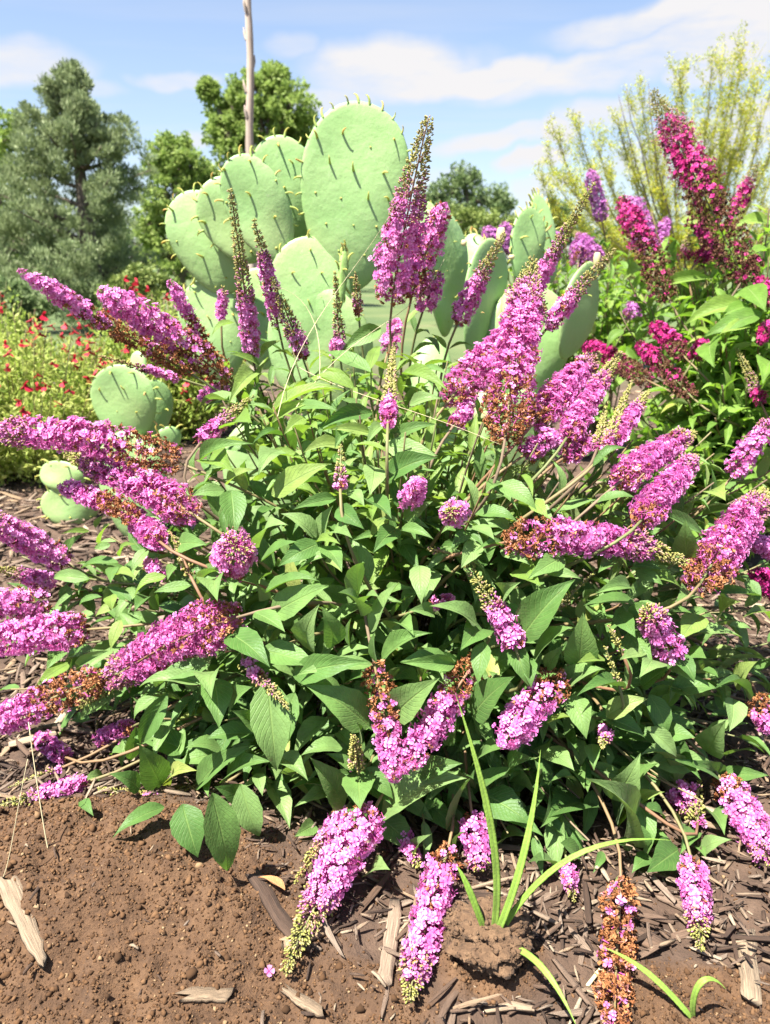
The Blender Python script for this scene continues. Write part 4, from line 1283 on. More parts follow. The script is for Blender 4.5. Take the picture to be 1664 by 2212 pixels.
def pad(parent, B, T, W, yaw=0.0, thick=None, mat='pad', seed=0, horns=1.0, obov=.42, faces=(1,), rim=1.0, spacing=.052, ny=None):
    """a flattened joint from B to T, W wide, its broad face turned yaw degrees from the camera side towards +x"""
    r = np.random.default_rng(seed + 42)
    B, T = np.asarray(B, float), np.asarray(T, float)
    L = np.linalg.norm(T - B)
    ax = unit(T - B)
    y_ = math.radians(yaw)
    n = np.array([math.sin(y_), -math.cos(y_), 0.0]) if ny is None else np.asarray(ny, float)
    n = unit(n - ax * (n @ ax))
    sx = np.cross(ax, n)
    th = thick or max(.011, 0.040 * W + .005)
    nr, nph = 10, 40
    bend, wob, phs = r.uniform(-.05, .05), r.uniform(.012, .03), r.uniform(0, 6)

    def surf(rho, ph, side):
        yy = 0.5 - 0.5 * np.cos(ph)                     # 0 at the foot, 1 at the tip
        xw = np.sin(ph) * (1 - obov / 2 + obov * yy) * (1 + wob * np.sin(3 * ph + phs))
        u = xw * W / 2 * rho * (0.97)
        v = L * (0.52 + (yy - 0.52) * rho)
        dz = th * np.sqrt(np.clip(1 - rho ** 3.2, 0, 1)) * side * (1.15 - .4 * (v / L))
        dz = dz + bend * W * ((u / (W / 2)) ** 2) + .012 * W / .3 * np.sin(5 * v / L + phs) * np.cos(4 * u / W + phs)
        return B + u[..., None] * sx + v[..., None] * ax + dz[..., None] * n

    rho = np.sin(np.linspace(0.0, PI / 2, nr + 1))[1:]
    ph = np.linspace(0, 2 * PI, nph, endpoint=False)
    Rg, Pg = np.meshgrid(rho, ph, indexing='ij')
    Vt, Vb = surf(Rg, Pg, 1.0).reshape(-1, 3), surf(Rg[:-1], Pg[:-1], -1.0).reshape(-1, 3)
    ct, cb = surf(np.zeros(1), np.zeros(1), 1.0), surf(np.zeros(1), np.zeros(1), -1.0)
    V = np.vstack([Vt, Vb, ct, cb])
    off = len(Vt)
    f4, f3 = [], []
    j = np.arange(nph); jn = (j + 1) % nph
    for i in range(nr - 1):
        f4.append(np.stack([i * nph + j, (i + 1) * nph + j, (i + 1) * nph + jn, i * nph + jn], 1))
        if i < nr - 2:
            f4.append(np.stack([off + i * nph + j, off + i * nph + jn, off + (i + 1) * nph + jn, off + (i + 1) * nph + j], 1))
    f4.append(np.stack([off + (nr - 2) * nph + j, off + (nr - 2) * nph + jn, (nr - 1) * nph + jn, (nr - 1) * nph + j], 1))
    e = off + len(Vb)
    f3 = np.vstack([np.stack([np.full(nph, e), j, jn], 1), np.stack([np.full(nph, e + 1), off + jn, off + j], 1)])
    o = build('pad', V, [f3, np.concatenate(f4)], M[mat], parent, B)
    o0 = LOC[o]

    def horn(P, N, up, s, me=HORN, nm='areole_leaf'):
        N = unit(N); up = unit(up - N * (up @ N) + 1e-6)
        x = np.cross(up, N)
        m4 = np.eye(4)
        m4[:3, 0], m4[:3, 1], m4[:3, 2], m4[:3, 3] = x * s, up * s, N * s, P - o0
        h = bpy.data.objects.new(nm, me)
        COL.objects.link(h)
        h.parent = o
        h.matrix_basis = Matrix(m4.tolist())

    if horns > 0:
        for side in faces:      # areoles in diagonal rows over the face
            nv = max(2, int(L / spacing))
            for a in range(nv):
                v = (a + .6) / nv
                for c in range(-4, 5):
                    uu = (c + (a % 2) * .5) * spacing * 1.15 + r.normal(0, .004)
                    vv = v * L + r.normal(0, .004)
                    if not 0.12 < vv / L < .93: continue
                    yy = vv / L
                    hw = math.sqrt(max(0, 1 - (2 * yy - 1) ** 2)) * (1 - obov / 2 + obov * yy) * W / 2
                    if abs(uu) > hw * .86: continue
                    rh = min(.99, math.hypot(uu / hw, (yy - .52) / .5 * .8)) if hw > 0 else 0
                    dz = th * math.sqrt(max(0, 1 - rh ** 3.2)) * side * (1.15 - .4 * yy)
                    dz += bend * W * ((uu / (W / 2)) ** 2) + .012 * W / .3 * math.sin(5 * yy + phs) * math.cos(4 * uu / W + phs)
                    P = B + uu * sx + vv * ax + dz * n - n * side * .0015
                    if r.random() < np.clip((yy - .25) * 1.9, 0, .92):
                        horn(P, n * side + .45 * ax + r.normal(0, .1, 3), np.array([0, 0, -.3]) + ax * .2 + r.normal(0, .3, 3), horns * r.uniform(.014, .022))
                    else:
                        horn(P, n * side, ax, horns * r.uniform(.013, .018), KNOB, 'areole')
        ph0 = np.arange(PI * .33, PI * 1.67, .032 / ((W + L) / 4) / rim)
        for q in ph0:
            q += r.normal(0, .03)
            P = surf(np.array([.995]), np.array([q]), 1.0)[0]
            C = B + ax * L * .52
            N = unit(P - C)
            horn(P - N * .002, N + r.normal(0, .16, 3), n * r.choice([-1, 1]) * .4 + sx * r.choice([-1, 1]) + np.array([0, 0, -.4]), horns * r.uniform(.013, .021))
    return o


def R1(x, y): return region(420, 250, 840, x, y)
def R2(x, y): return region(1100, 500, 700, x, y)
def R4(x, y): return (x / 2.95 * 1664 / 2160, (750 + y / 2.95) * 1664 / 2160)


def pad_px(parent, Rf, sc, b, t, w, Yb, Yt=None, yaw=0, **kw):
    Yt = Yb if Yt is None else Yt
    B, T = at(*Rf(*b), Yb), at(*Rf(*t), Yt)
    Wm = w * sc * 1664 / 2160 * mpp((B + T) / 2) / max(.3, math.cos(math.radians(yaw)))
    return pad(parent, B, T, Wm, yaw, **kw)


pc = empty('prickly_pear', (-0.05, 1.95, 0.0))
tag(pc, 'large pale green prickly pear cactus of broad flat pads behind the pink bush', 'cactus')
s1, s2, s4 = 840 / 1664, 700 / 1664, 1 / 2.95
pad_px(pc, R1, s1, (1105, 1130), (1172, 62), 600, 1.88, 1.86, 4, seed=1, obov=.46)
pad_px(pc, R1, s1, (835, 890), (690, 255), 380, 1.99, 1.96, 4, seed=2, obov=.3)
pad_px(pc, R1, s1, (742, 960), (470, 368), 345, 1.85, 1.83, 14, seed=3, obov=.3)
pad_px(pc, R1, s1, (600, 960), (335, 500), 350, 1.92, 1.90, 12, seed=4, obov=.3)
pad_px(pc, R1, s1, (470, 1130), (175, 575), 400, 1.95, 1.94, 0, seed=5, obov=.25)
pad_px(pc, R1, s1, (640, 1560), (600, 990), 360, 2.0, 2.03, 4, seed=19, obov=.2)
pad_px(pc, R1, s1, (420, 1620), (290, 1060), 380, 1.96, 1.95, 0, seed=6, obov=.25)
pad_px(pc, R1, s1, (880, 1560), (890, 815), 470, 1.84, 1.85, 8, seed=7, obov=.2, rim=.35, horns=.8)
pad_px(pc, R1, s1, (1052, 1230), (1085, 880), 52, 1.76, 1.77, 30, seed=8, mat='pad_young', rim=2.6, spacing=.028, thick=.009, obov=.1)
pad_px(pc, R2, s2, (350, 1060), (330, 190), 300, 1.92, 1.95, 58, seed=9, horns=.6, rim=.4)
pad_px(pc, R2, s2, (230, 700), (235, 150), 190, 2.02, 2.05, 10, seed=10, horns=.6, rim=.5)
pad_px(pc, R2, s2, (560, 760), (535, 365), 190, 2.25, 2.3, -12, seed=11, rim=1.4)
pad_px(pc, R2, s2, (500, 1160), (725, 430), 300, 1.80, 1.90, 56, seed=12, horns=.55, rim=.4)
pad_px(pc, R2, s2, (850, 720), (935, 190), 250, 2.02, 2.05, 34, seed=13, faces=(1,), rim=1.5, obov=.2)
pad_px(pc, R2, s2, (1060, 700), (965, 95), 190, 2.10, 2.13, 40, seed=14, rim=1.6, obov=.2)
pad_px(pc, R2, s2, (1130, 1200), (1350, 575), 290, 1.78, 1.86, 52, seed=15, horns=.5, rim=.35, obov=.15)
pad_px(pc, R2, s2, (790, 1000), (805, 735), 150, 1.84, 1.86, 0, seed=16, mat='pad_pale', horns=.4, rim=.3)
pad_px(pc, R2, s2, (600, 1640), (585, 1430), 200, 1.70, 1.72, 0, seed=17, mat='pad_pale', horns=.3, rim=.3)
pad_px(pc, R2, s2, (255, 1640), (270, 1060), 290, 1.80, 1.84, 10, seed=18, horns=.35, rim=.2, obov=.1, thick=.035)
# old woody joints down to the soil
pad(pc, (-0.12, 1.90, -.03), (-0.14, 1.86, .42), .26, 4, .045, seed=30, horns=.3, rim=.2)
pad(pc, (0.10, 1.88, -.03), (0.13, 1.84, .40), .24, -6, .045, seed=31, horns=.3, rim=.2)
pad(pc, (-0.30, 1.98, -.03), (-0.34, 1.95, .36), .24, 0, .04, seed=32, horns=.3, rim=.2)
pad(pc, (0.28, 1.86, -.03), (0.34, 1.82, .46), .25, 30, .04, seed=33, horns=.3, rim=.2)
pad(pc, (-0.13, 1.88, .36), (-0.18, 1.84, .70), .26, 4, .035, seed=34, horns=.4, rim=.2)
pad(pc, (0.33, 1.88, .40), (0.38, 1.92, .70), .24, 20, .035, seed=35, horns=.4, rim=.2)
for (x, y, w, h, Y) in ((722, 435, 62, 105, 1.895), (1362, 580, 50, 85, 1.855), (243, 250, 30, 40, 1.99), (478, 450, 40, 40, 1.93), (795, 540, 40, 30, 1.9)):
    P = at(*R2(x, y), Y); k = s2 * 1664 / 2160 * mpp(P)
    prof = [(0, .34), (.2, .46), (.55, .5), (.85, .40), (.95, .30), (.9, .05)]
    V, f3, f4 = tube(np.array([P + np.array([0, 0, 1.0]) * (q * h * k) for q, _ in prof]), [q * w * k for _, q in prof], 10)
    build('fruit', V, [f3, f4], M['fruit'], pc, P)

ps = empty('prickly_pear', at(*R4(1050, 1500), 2.0) * np.array([1, 1, 0]))
tag(ps, 'young prickly pear with one rounded lit pad beside the red salvia', 'cactus')
zb = LOC[ps].copy()
pad_px(ps, R4, s4, (1075, 1420), (1000, 800), 560, 2.02, 2.0, 0, seed=40, obov=.2, horns=.9)
pad_px(ps, R4, s4, (1260, 1420), (1290, 930), 260, 2.06, 2.08, 40, seed=41, obov=.2, horns=.8)
pad_px(ps, R4, s4, (1160, 1000), (1140, 690), 150, 2.2, 2.22, 0, seed=42, horns=.7)
pad_px(ps, R4, s4, (1420, 1520), (1385, 1320), 190, 1.9, 1.88, 20, seed=43, rim=2.0)
pb = at(*R4(1075, 1440), 2.0)
pad(ps, (pb[0], 2.03, -.03), (pb[0] - .01, 2.0, pb[2] + .03), .2, 0, .03, seed=44, horns=.4, rim=.3)
pq = empty('prickly_pear', gpt(150, 1128))
tag(pq, 'small prickly pear of two stacked rounded pads low on the mulch', 'cactus')
g = gpt(150, 1128)
pad_px(pq, R4, s4, (610, 2150), (560, 1800), 470, g[1], g[1] - .01, 8, seed=45, obov=.1, horns=1.1)
pad_px(pq, R4, s4, (520, 1850), (500, 1600), 400, g[1] - .01, g[1] - .01, -4, seed=46, obov=.1, horns=1.1)
pe = empty('prickly_pear', gpt(-20, 1000))
tag(pe, 'prickly pear pad mostly cut off by the picture edge beside red salvia', 'cactus')
g = LOC[pe]
pad(pe, (g[0], g[1], -.02), at(-12, 905, g[1]), .2, 0, seed=48)
pad(pe, at(-12, 915, g[1]), at(-16, 752, g[1]), .14, 0, seed=47)

# ------------------------------------------------------------------ red salvia
def cards(n_centres, centres, rad, per, size, aspect, up, r, droop=0.0):
    """leaf-sized folded faces spread through clumps"""
    C = np.repeat(centres, per, 0)
    R = np.repeat(np.broadcast_to(rad, (len(centres),)), per)
    d = unit(r.normal(size=C.shape)) * (r.random(len(C)) ** .45)[:, None]
    P = C + d * R[:, None] * np.array([1, 1, .8])
    ax = unit(d * .8 + r.normal(0, .5, C.shape) + np.array([0, 0, up]))
    S = size * r.uniform(.6, 1.35, len(C))
    T = np.array([(0, 0, 0), (-.5 * aspect, .52, .08), (.5 * aspect, .48, .08), (0, 1, 0)])
    Fq = np.array([(0, 3, 1), (0, 2, 3)])
    x = unit(np.cross(ax, r.normal(size=ax.shape)))
    z = np.cross(x, ax)
    Mx = np.stack([x, ax, z], 2)
    V, Fx = inst(T, Fq, Mx, P, S)
    rn = np.repeat(np.clip(np.repeat(r.random(len(centres)), per) * .45 + r.random(len(C)) * .55, 0, 1), 4)
    return V, Fx, rn


def salvia(loc, rx, ry, h, label, seed, nfl):
    r = np.random.default_rng(seed)
    root = empty('salvia_bush', loc)
    tag(root, label, 'bush', 'red salvia bushes')
    loc = np.array(loc)
    mb = MB()
    tips = []
    for k in range(150):
        a, q = r.uniform(0, 2 * PI), math.sqrt(r.random())
        x, y = q * rx * math.cos(a), q * ry * math.sin(a)
        top = loc + np.array([x, y, h * (1 - .45 * q * q) * r.uniform(.7, 1.05)])
        b0 = loc + np.array([x * .3, y * .3, -.01])
        pts = bez([b0, b0 * .4 + top * .6 + np.array([0, 0, -.05]), top + r.normal(0, .015, 3)], 7)
        V, f3, f4 = tube(pts, np.linspace(.003, .0012, 7), 4)
        mb.put(V, f3, f4, rnd=r.random())
        tips.append(pts)
    mb.obj('stems', M['stem'], root)['kind'] = 'stuff'
    cs = []
    for pts in tips:
        for q in np.linspace(.15, .86, 8):
            cs.append(pts[int(q * 6)] + (pts[min(6, int(q * 6) + 1)] - pts[int(q * 6)]) * (q * 6 % 1) + r.normal(0, .02, 3))
    V, Fx, rn = cards(0, np.array(cs), .060, 20, .024, .46, .35, r)
    mb = MB(); mb.put(V, Fx, None, rnd=rn)
    mb.obj('foliage', M['salvia'], root)['kind'] = 'stuff'
    # flowers: a tube, a hood and a broad divided lip
    T = MB()
    V, f3, f4 = tube(np.array([(0, 0, 0), (0, .35, .05), (0, .55, .12)]), [.07, .10, .13], 6, False)
    T.put(V, f3, f4, along=.2)
    T.put([(-.12, .5, .2), (.12, .5, .2), (.10, .85, .34), (-.10, .85, .34), (0, .92, .28)], [(3, 2, 4)], [(0, 1, 2, 3)], along=.8)
    T.put([(-.1, .5, .06), (.1, .5, .06), (.34, .72, -.22), (.16, .80, -.40), (0, .74, -.34), (-.16, .80, -.40), (-.34, .72, -.22)],
          [(0, 4, 6), (0, 1, 4), (1, 2, 4), (4, 5, 6), (4, 2, 3)], None, along=1.0)
    me = T.mesh('flower', M['red'])
    k = 0
    order = r.permutation(len(tips))
    for i in order:
        pts = tips[i]
        for q in range(r.integers(1, 4)):
            if k >= nfl: break
            P = pts[-1] + np.array([r.normal(0, .012), r.normal(0, .012), -.035 * q + .02])
            o = bpy.data.objects.new('flower', me)
            COL.objects.link(o); o.parent = root
            a = r.uniform(0, 2 * PI)
            o.location = P - loc
            o.rotation_euler = (r.uniform(-.2, .4), r.uniform(-.3, .3), a)
            sz = r.uniform(.030, .048)
            o.scale = (sz, sz, sz)
            k += 1


salvia((-1.36, 2.72, 0), .50, .42, .60, 'red-flowered salvia bush in front of the juniper, nearest the small stacked cactus', 21, 120)
salvia((-1.02, 3.40, 0), .50, .40, .66, 'red-flowered salvia bush just behind the round young cactus pad', 22, 70)
salvia((-2.0, 3.5, 0), .6, .45, .72, 'red-flowered salvia bush farther back under the juniper branches', 23, 40)

# ------------------------------------------------------------------ trees
def tree(name, loc, label, cat, lobes, mat, leaf=.06, per=26, seed=0, trunk=.09, group=None, clumps=40, bark='bark', trunk_name='trunk', aspect=.5, sub=.21):
    """lobes: (centre offset, radii) of the crown; limbs run from the trunk to each lobe"""
    r = np.random.default_rng(seed)
    root = empty(name, loc)
    tag(root, label, cat, group)
    loc = np.array(loc, float)
    mb = MB()
    hmax = max(c[2] for c, q in lobes)
    fork = loc + np.array([np.mean([c[0] for c, q in lobes]) * .4, 0, min(c[2] for c, q in lobes) * .55])
    V, f3, f4 = tube(bez([loc - np.array([0, 0, .05]), loc * .5 + fork * .5 + r.normal(0, .04, 3), fork], 7), np.linspace(trunk, trunk * .75, 7), 8)
    tr = MB(); tr.put(V, f3, f4)
    tr.obj(trunk_name, M[bark], root)
    cs = []
    for c, q in lobes:
        c, q = np.array(c), np.array(q)
        pts = bez([fork, (fork + loc + c) / 2 + np.array([0, 0, .1]) + r.normal(0, .1, 3), loc + c], 8)
        V, f3, f4 = tube(pts, np.linspace(trunk * .5, trunk * .12, 8), 6)
        lb = MB(); lb.put(V, f3, f4)
        for k in range(clumps):
            d = unit(r.normal(size=3)) * (.30 + .85 * r.random() ** .6)
            e = loc + c + d * q
            cs.append(e)
            if k % 3 == 0:
                V, f3, f4 = tube(bez([pts[-2], (pts[-1] + e) / 2 + r.normal(0, .03, 3), e], 5), np.linspace(trunk * .12, trunk * .03, 5), 4)
                lb.put(V, f3, f4)
        lb.obj('limb', M[bark], root)
    cs = np.array(cs)
    rad = np.mean([np.mean(q) for c, q in lobes]) * sub * r.uniform(.6, 1.3, len(cs))
    V, Fx, rn = cards(0, cs, rad, per, leaf, aspect, .0, r)
    mb.put(V, Fx, None, rnd=rn)
    mb.obj('crown', M[mat], root)['kind'] = 'stuff'
    return root


def lobe(px, py, Y, wpx, hpx, base, dy=0.0):
    P = at(px, py, Y)
    k = mpp(P)
    return ((P[0] - base[0], dy, P[2]), (wpx / 2 * k, wpx / 2.4 * k, hpx / 2 * k))


def juniper():
    r = np.random.default_rng(9)
    Y = 9.0
    b = at(225, 716, Y); b[2] = 0
    root = empty('juniper_tree', b)
    tag(root, 'grey-green juniper tree with a pointed top and drooping ragged branches', 'tree')
    top = at(146, 135, Y)
    pts = bez([b, b + np.array([-.10, 0, 1.0]), at(170, 320, Y), top], 16)
    V, f3, f4 = tube(pts, np.linspace(.13, .015, 16), 8)
    mb = MB(); mb.put(V, f3, f4); mb.obj('trunk', M['bark'], root)
    rows = [(125, 150, 150), (165, 118, 185), (205, 90, 222), (250, 62, 268), (300, 30, 298), (360, 2, 306), (430, -22, 312), (520, -40, 322), (600, -45, 330), (660, -30, 320)]
    ry = [q[0] for q in rows]
    cs, rads = [], []
    for k in range(150):
        py = 140 + (660 - 140) * (k + r.random()) / 150
        xl, xr = np.interp(py, ry, [q[1] for q in rows]), np.interp(py, ry, [q[2] for q in rows])
        i = int(np.clip(np.interp(py, [135, 716], [15, 0]), 0, 14))
        a = r.uniform(0, 2 * PI)
        cx = (xl + xr) / 2
        P0 = pts[max(0, i - 1)]
        e = at(cx + math.cos(a) * (xr - xl) / 2 * r.uniform(.62, 1.12), py, Y)
        e[1] += math.sin(a) * (xr - xl) / 2 * mpp(e) * r.uniform(.7, 1.0)
        lp = bez([P0, (P0 + e) / 2 + np.array([0, 0, -.06]), e], 6)
        V, f3, f4 = tube(lp, np.linspace(.028, .006, 6), 5)
        if k % 3 == 0:
            lb = MB(); lb.put(V, f3, f4); lb.obj('limb', M['bark'], root)
        for q in np.linspace(.45, 1.0, 5):
            j = q * 5
            c = lp[int(min(j, 4))] * (1 - (j - int(min(j, 4)))) + lp[int(min(j, 4)) + 1] * (j - int(min(j, 4)))
            cs.append(c + r.normal(0, .035, 3)); rads.append(r.uniform(.05, .13) * (0.6 + .4 * (xr - xl) / 350))
    V, Fx, rn = cards(0, np.array(cs), np.array(rads), 120, .046, .30, 1.2, r)
    mb = MB(); mb.put(V, Fx, None, rnd=rn)
    mb.obj('crown', M['juniper'], root)['kind'] = 'stuff'


juniper()


def put_tree(name, label, px, Y, lobes, mat, seed, leaf=.07, per=26, trunk=.1, group=None, clumps=40, cat='tree', **kw):
    b = at(px, 600, Y); b[2] = 0
    return tree(name, tuple(b), label, cat, [lobe(x, y, Y, w, h, b, dy) for (x, y, w, h, dy) in lobes], mat, leaf, per, seed, trunk, group, clumps, **kw)


put_tree('broadleaf_tree', 'rounded bright green tree rising behind the dry stalk', 560, 14.0,
         [(560, 200, 120, 90, 0), (500, 235, 110, 90, .3), (625, 235, 120, 90, -.2), (560, 265, 150, 90, .2), (490, 290, 90, 70, 0), (640, 285, 90, 70, .3), (560, 330, 170, 80, 0), (450, 195, 30, 40, 0), (590, 165, 60, 40, 0)],
         'tree_a', 51, .072, 42, .16, clumps=84, sub=.16)
put_tree('broadleaf_tree', 'lower green tree between the juniper and the cactus', 385, 12.0,
         [(380, 330, 90, 70, 0), (345, 370, 80, 80, .2), (415, 365, 90, 80, -.1), (375, 430, 130, 90, 0), (440, 400, 70, 80, .2), (330, 480, 80, 90, 0), (420, 490, 130, 100, 0), (360, 560, 150, 90, 0)],
         'tree_a', 52, .062, 38, .12, clumps=70, sub=.16)
put_tree('broadleaf_tree', 'bright green tree peeking out behind the juniper at its left', 5, 12.5,
         [(10, 285, 90, 80, 0), (-30, 330, 120, 120, 0), (30, 370, 90, 90, 0), (-20, 440, 150, 120, 0), (0, 540, 160, 120, .2)],
         'tree_a', 53, .07, 40, .12, clumps=40)
put_tree('broadleaf_tree', 'dark green airy tree seen between the cactus pads and the palo verde', 1015, 16.0,
         [(1000, 385, 80, 46, 0), (960, 415, 90, 60, 0), (1050, 420, 90, 56, .3), (1000, 440, 150, 60, 0), (930, 445, 60, 60, 0), (1085, 440, 50, 40, 0), (1010, 475, 190, 50, 0), (1000, 520, 220, 60, 0)],
         'tree_b', 54, .075, 34, .14, clumps=34)
put_tree('shrub', 'yellow-green rounded shrub below the dark airy tree', 1030, 9.5,
         [(990, 485, 110, 60, 0), (1060, 480, 120, 50, 0), (1020, 520, 200, 80, 0), (1100, 510, 100, 70, 0), (930, 520, 90, 70, 0)], 'shrub', 55, .045, 36, .04, clumps=40, cat='bush')
put_tree('shrub', 'dark green shrub beside the palo verde trunk', 1205, 11.0,
         [(1205, 462, 60, 50, 0), (1230, 500, 100, 70, 0), (1190, 510, 80, 60, 0)], 'tree_b', 56, .05, 40, .04, clumps=36, cat='bush')
put_tree('shrub', 'dark green shrub at the foot of the juniper', 20, 6.0,
         [(20, 640, 100, 70, 0), (-30, 660, 110, 100, 0), (60, 665, 70, 60, 0), (10, 690, 150, 90, 0)], 'tree_b', 57, .04, 48, .03, clumps=40, cat='bush')
put_tree('shrub', 'pale green mounded shrub between the juniper and the cactus', 290, 5.6,
         [(290, 610, 100, 60, 0), (255, 640, 80, 60, 0), (330, 635, 100, 80, 0), (290, 670, 160, 90, 0)], 'shrub', 58, .03, 60, .03, clumps=40, cat='bush')
for k, (px, Y, w, h) in enumerate(((150, 15, 260, 190), (300, 20, 220, 150), (700, 22, 240, 130), (860, 24, 200, 110), (1320, 20, 260, 110), (1560, 18, 280, 130), (1760, 15, 260, 150))):
    py = 571 - h * .34
    put_tree('distant_shrub', ['dark shadowy thicket behind the juniper trunk', 'far shrub in the gap right of the juniper', 'far shrub hidden low behind the cactus pads', 'far shrub low behind the largest cactus pad',
             'far shrub low behind the palo verde branches', 'far shrub low behind the magenta bush', 'far shrub beyond the right end of the magenta bush'][k], px, Y,
             [(px, py, w * .6, h * .7, 0), (px - w * .28, py + 15, w * .5, h * .6, 0), (px + w * .28, py + 15, w * .5, h * .6, 0), (px, py + h * .35, w, h * .6, 0)],
             'tree_b', 60 + k, .10, 30, .08, 'far shrubs along the horizon', 40, 'bush')


def palo_verde():
    r = np.random.default_rng(14)
    Y = 5.6
    b = at(1480, 800, Y); b[2] = 0
    root = empty('palo_verde_tree', b)
    tag(root, 'airy yellow-green palo verde tree with thin upright branches against the clouds', 'tree')
    fork = b + np.array([0, 0, .45])
    V, f3, f4 = tube(bez([b, b + np.array([.03, 0, .25]), fork], 5), np.linspace(.06, .045, 5), 8)
    m0 = MB(); m0.put(V, f3, f4); m0.obj('trunk', M['verde_bark'], root)
    tips = [(1175, 335), (1195, 290), (1240, 250), (1215, 380), (1280, 300), (1330, 260), (1300, 370), (1370, 240), (1385, 200), (1450, 165), (1480, 140),
            (1445, 260), (1530, 150), (1500, 220), (1560, 92), (1580, 150), (1605, 105), (1640, 130), (1660, 180), (1690, 130), (1720, 200), (1620, 230),
            (1700, 280), (1560, 260), (1420, 330), (1250, 420), (1180, 400), (1350, 330), (1660, 330), (1740, 330), (1540, 330)]
    cs, rad = [], []
    fine = MB()
    for k, (px, py) in enumerate(tips):
        e = at(px, py, Y + r.uniform(-.45, .45))
        hgt = e[2] - fork[2]
        mid = fork + (e - fork) * np.array([.62, .6, .40]) + r.normal(0, .07, 3)
        pts = bez([fork, mid, e], 12) + np.cumsum(r.normal(0, .007, (12, 3)), 0)
        V, f3, f4 = tube(pts, np.linspace(.013, .0022, 12), 5)
        lb = MB(); lb.put(V, f3, f4)
        for j in range(3, 12):
            for q in range(5):
                t = unit(pts[j] - pts[j - 1])
                d = unit(t * r.uniform(.8, 1.4) + r.normal(0, .45, 3) + np.array([0, 0, .25]))
                ln = r.uniform(.10, .26) * (1 - .4 * j / 12)
                a0 = pts[j] - (pts[j] - pts[j - 1]) * r.random()
                tp = bez([a0, a0 + d * ln * .5 + r.normal(0, .01, 3), a0 + d * ln + np.array([0, 0, .02])], 4)
                V, f3, f4 = tube(tp, [.0026, .002, .0015, .001], 3)
                lb.put(V, f3, f4)
                if r.random() < .92:
                    cs += [tp[1], tp[2], tp[3], (tp[2] + tp[3]) / 2]; rad += [.028, .03, .03, .03]
        lb.obj('branch', M['verde_bark'], root)
    V, Fx, rn = cards(0, np.array(cs), np.array(rad), 17, .016, .36, .5, r)
    mb = MB(); mb.put(V, Fx, None, rnd=rn); mb.obj('crown', M['verde'], root)['kind'] = 'stuff'
    # bare grey twigs
    for (px, py) in ((1335, 205), (1400, 175), (1355, 190)):
        e = at(px, py, Y - .2)
        pts = bez([fork, (fork + e) / 2 + np.array([-.05, 0, -.1]), e], 10) + r.normal(0, .006, (10, 3))
        V, f3, f4 = tube(pts, np.linspace(.012, .002, 10), 4)
        lb = MB(); lb.put(V, f3, f4); lb.obj('bare_branch', M['bark'], root)


palo_verde()

# dry flower stalk of an agave standing behind the cactus
b = at(548, 820, 4.6); b[2] = 0
tp = at(534, -190, 4.6)
st = empty('dry_stalk', b)
tag(st, 'tall bare grey-brown dry flower stalk rising behind the cactus', 'stalk')
n = 40
pts = np.linspace(b, tp, n) + np.stack([.006 * np.sin(np.arange(n) * .5), np.zeros(n), np.zeros(n)], 1)
V, f3, f4 = tube(pts, np.linspace(.030, .017, n) * (1 + .05 * np.sin(np.arange(n) * 2.1)), 10)
build('stalk', V, [f3, f4], M['stalk'], st, b)
r = np.random.default_rng(2)
for k in range(16):      # dry bracts
    j = 6 + k * 2
    a = r.uniform(0, 2 * PI)
    P = pts[j] + np.array([math.cos(a), math.sin(a), 0]) * .019
    V, f3, f4 = tube(np.array([P, P + np.array([math.cos(a) * .012, math.sin(a) * .012, .03]), P + np.array([math.cos(a) * .016, math.sin(a) * .016, .06])]), [.010, .008, .002], 5)
    build('bract', V, [f3, f4], M['stalk'], st, P)

# ------------------------------------------------------------------ mulch: wood chips and soil crumbs
def chip_template(seed):
    r = np.random.default_rng(seed)
    ys = [-.5, .05, .5]
    V, UV = [], []
    for k, y in enumerate(ys):
        wl = (r.uniform(.35, .8) if k in (0, 2) else r.uniform(.85, 1.1))
        sh, hh = r.normal(0, .12), r.normal(0, .25)
        for (x, z) in ((-.5, -.5), (.5, -.5), (.5, .5), (-.5, .5)):
            V.append((x * wl + sh, y + r.normal(0, .06 if k in (0, 2) else .02), z * (.5 + .5 * wl) + hh + r.normal(0, .08)))
            UV.append((x * .8 + z * .4 + .5, y + .5))
    f = [(k * 4 + c, k * 4 + (c + 1) % 4, (k + 1) * 4 + (c + 1) % 4, (k + 1) * 4 + c) for k in range(2) for c in range(4)] + [(3, 2, 1, 0), (8, 9, 10, 11)]
    return np.array(V), np.array(f), np.array(UV)


CT = [chip_template(s) for s in range(14)]
CHIPMESH = [make_mesh('wood_chip', V, [f], M['wood'], uv=uv, smooth=False) for V, f, uv in CT]
r = np.random.default_rng(31)
chips = []


def chip(x, y, L, W, H, z_extra=0.0, tilt=.16):
    a = r.uniform(0, PI)
    t1, t2 = r.normal(0, tilt), r.normal(0, tilt * 1.5)
    ax = unit(np.array([math.cos(a), math.sin(a), t1]))
    n = unit(np.array([r.normal(0, .1), r.normal(0, .1), 1.0]) + np.array([-math.sin(a), math.cos(a), 0]) * t2)
    x_ = unit(np.cross(ax, n)); n = np.cross(x_, ax)
    z = float(hz(x, y)) + H * .35 + abs(t1) * L * .32 + z_extra
    chips.append((np.stack([x_ * W, ax * L, n * H], 1), np.array([x, y, z]), int(r.integers(0, 14)), L * W))


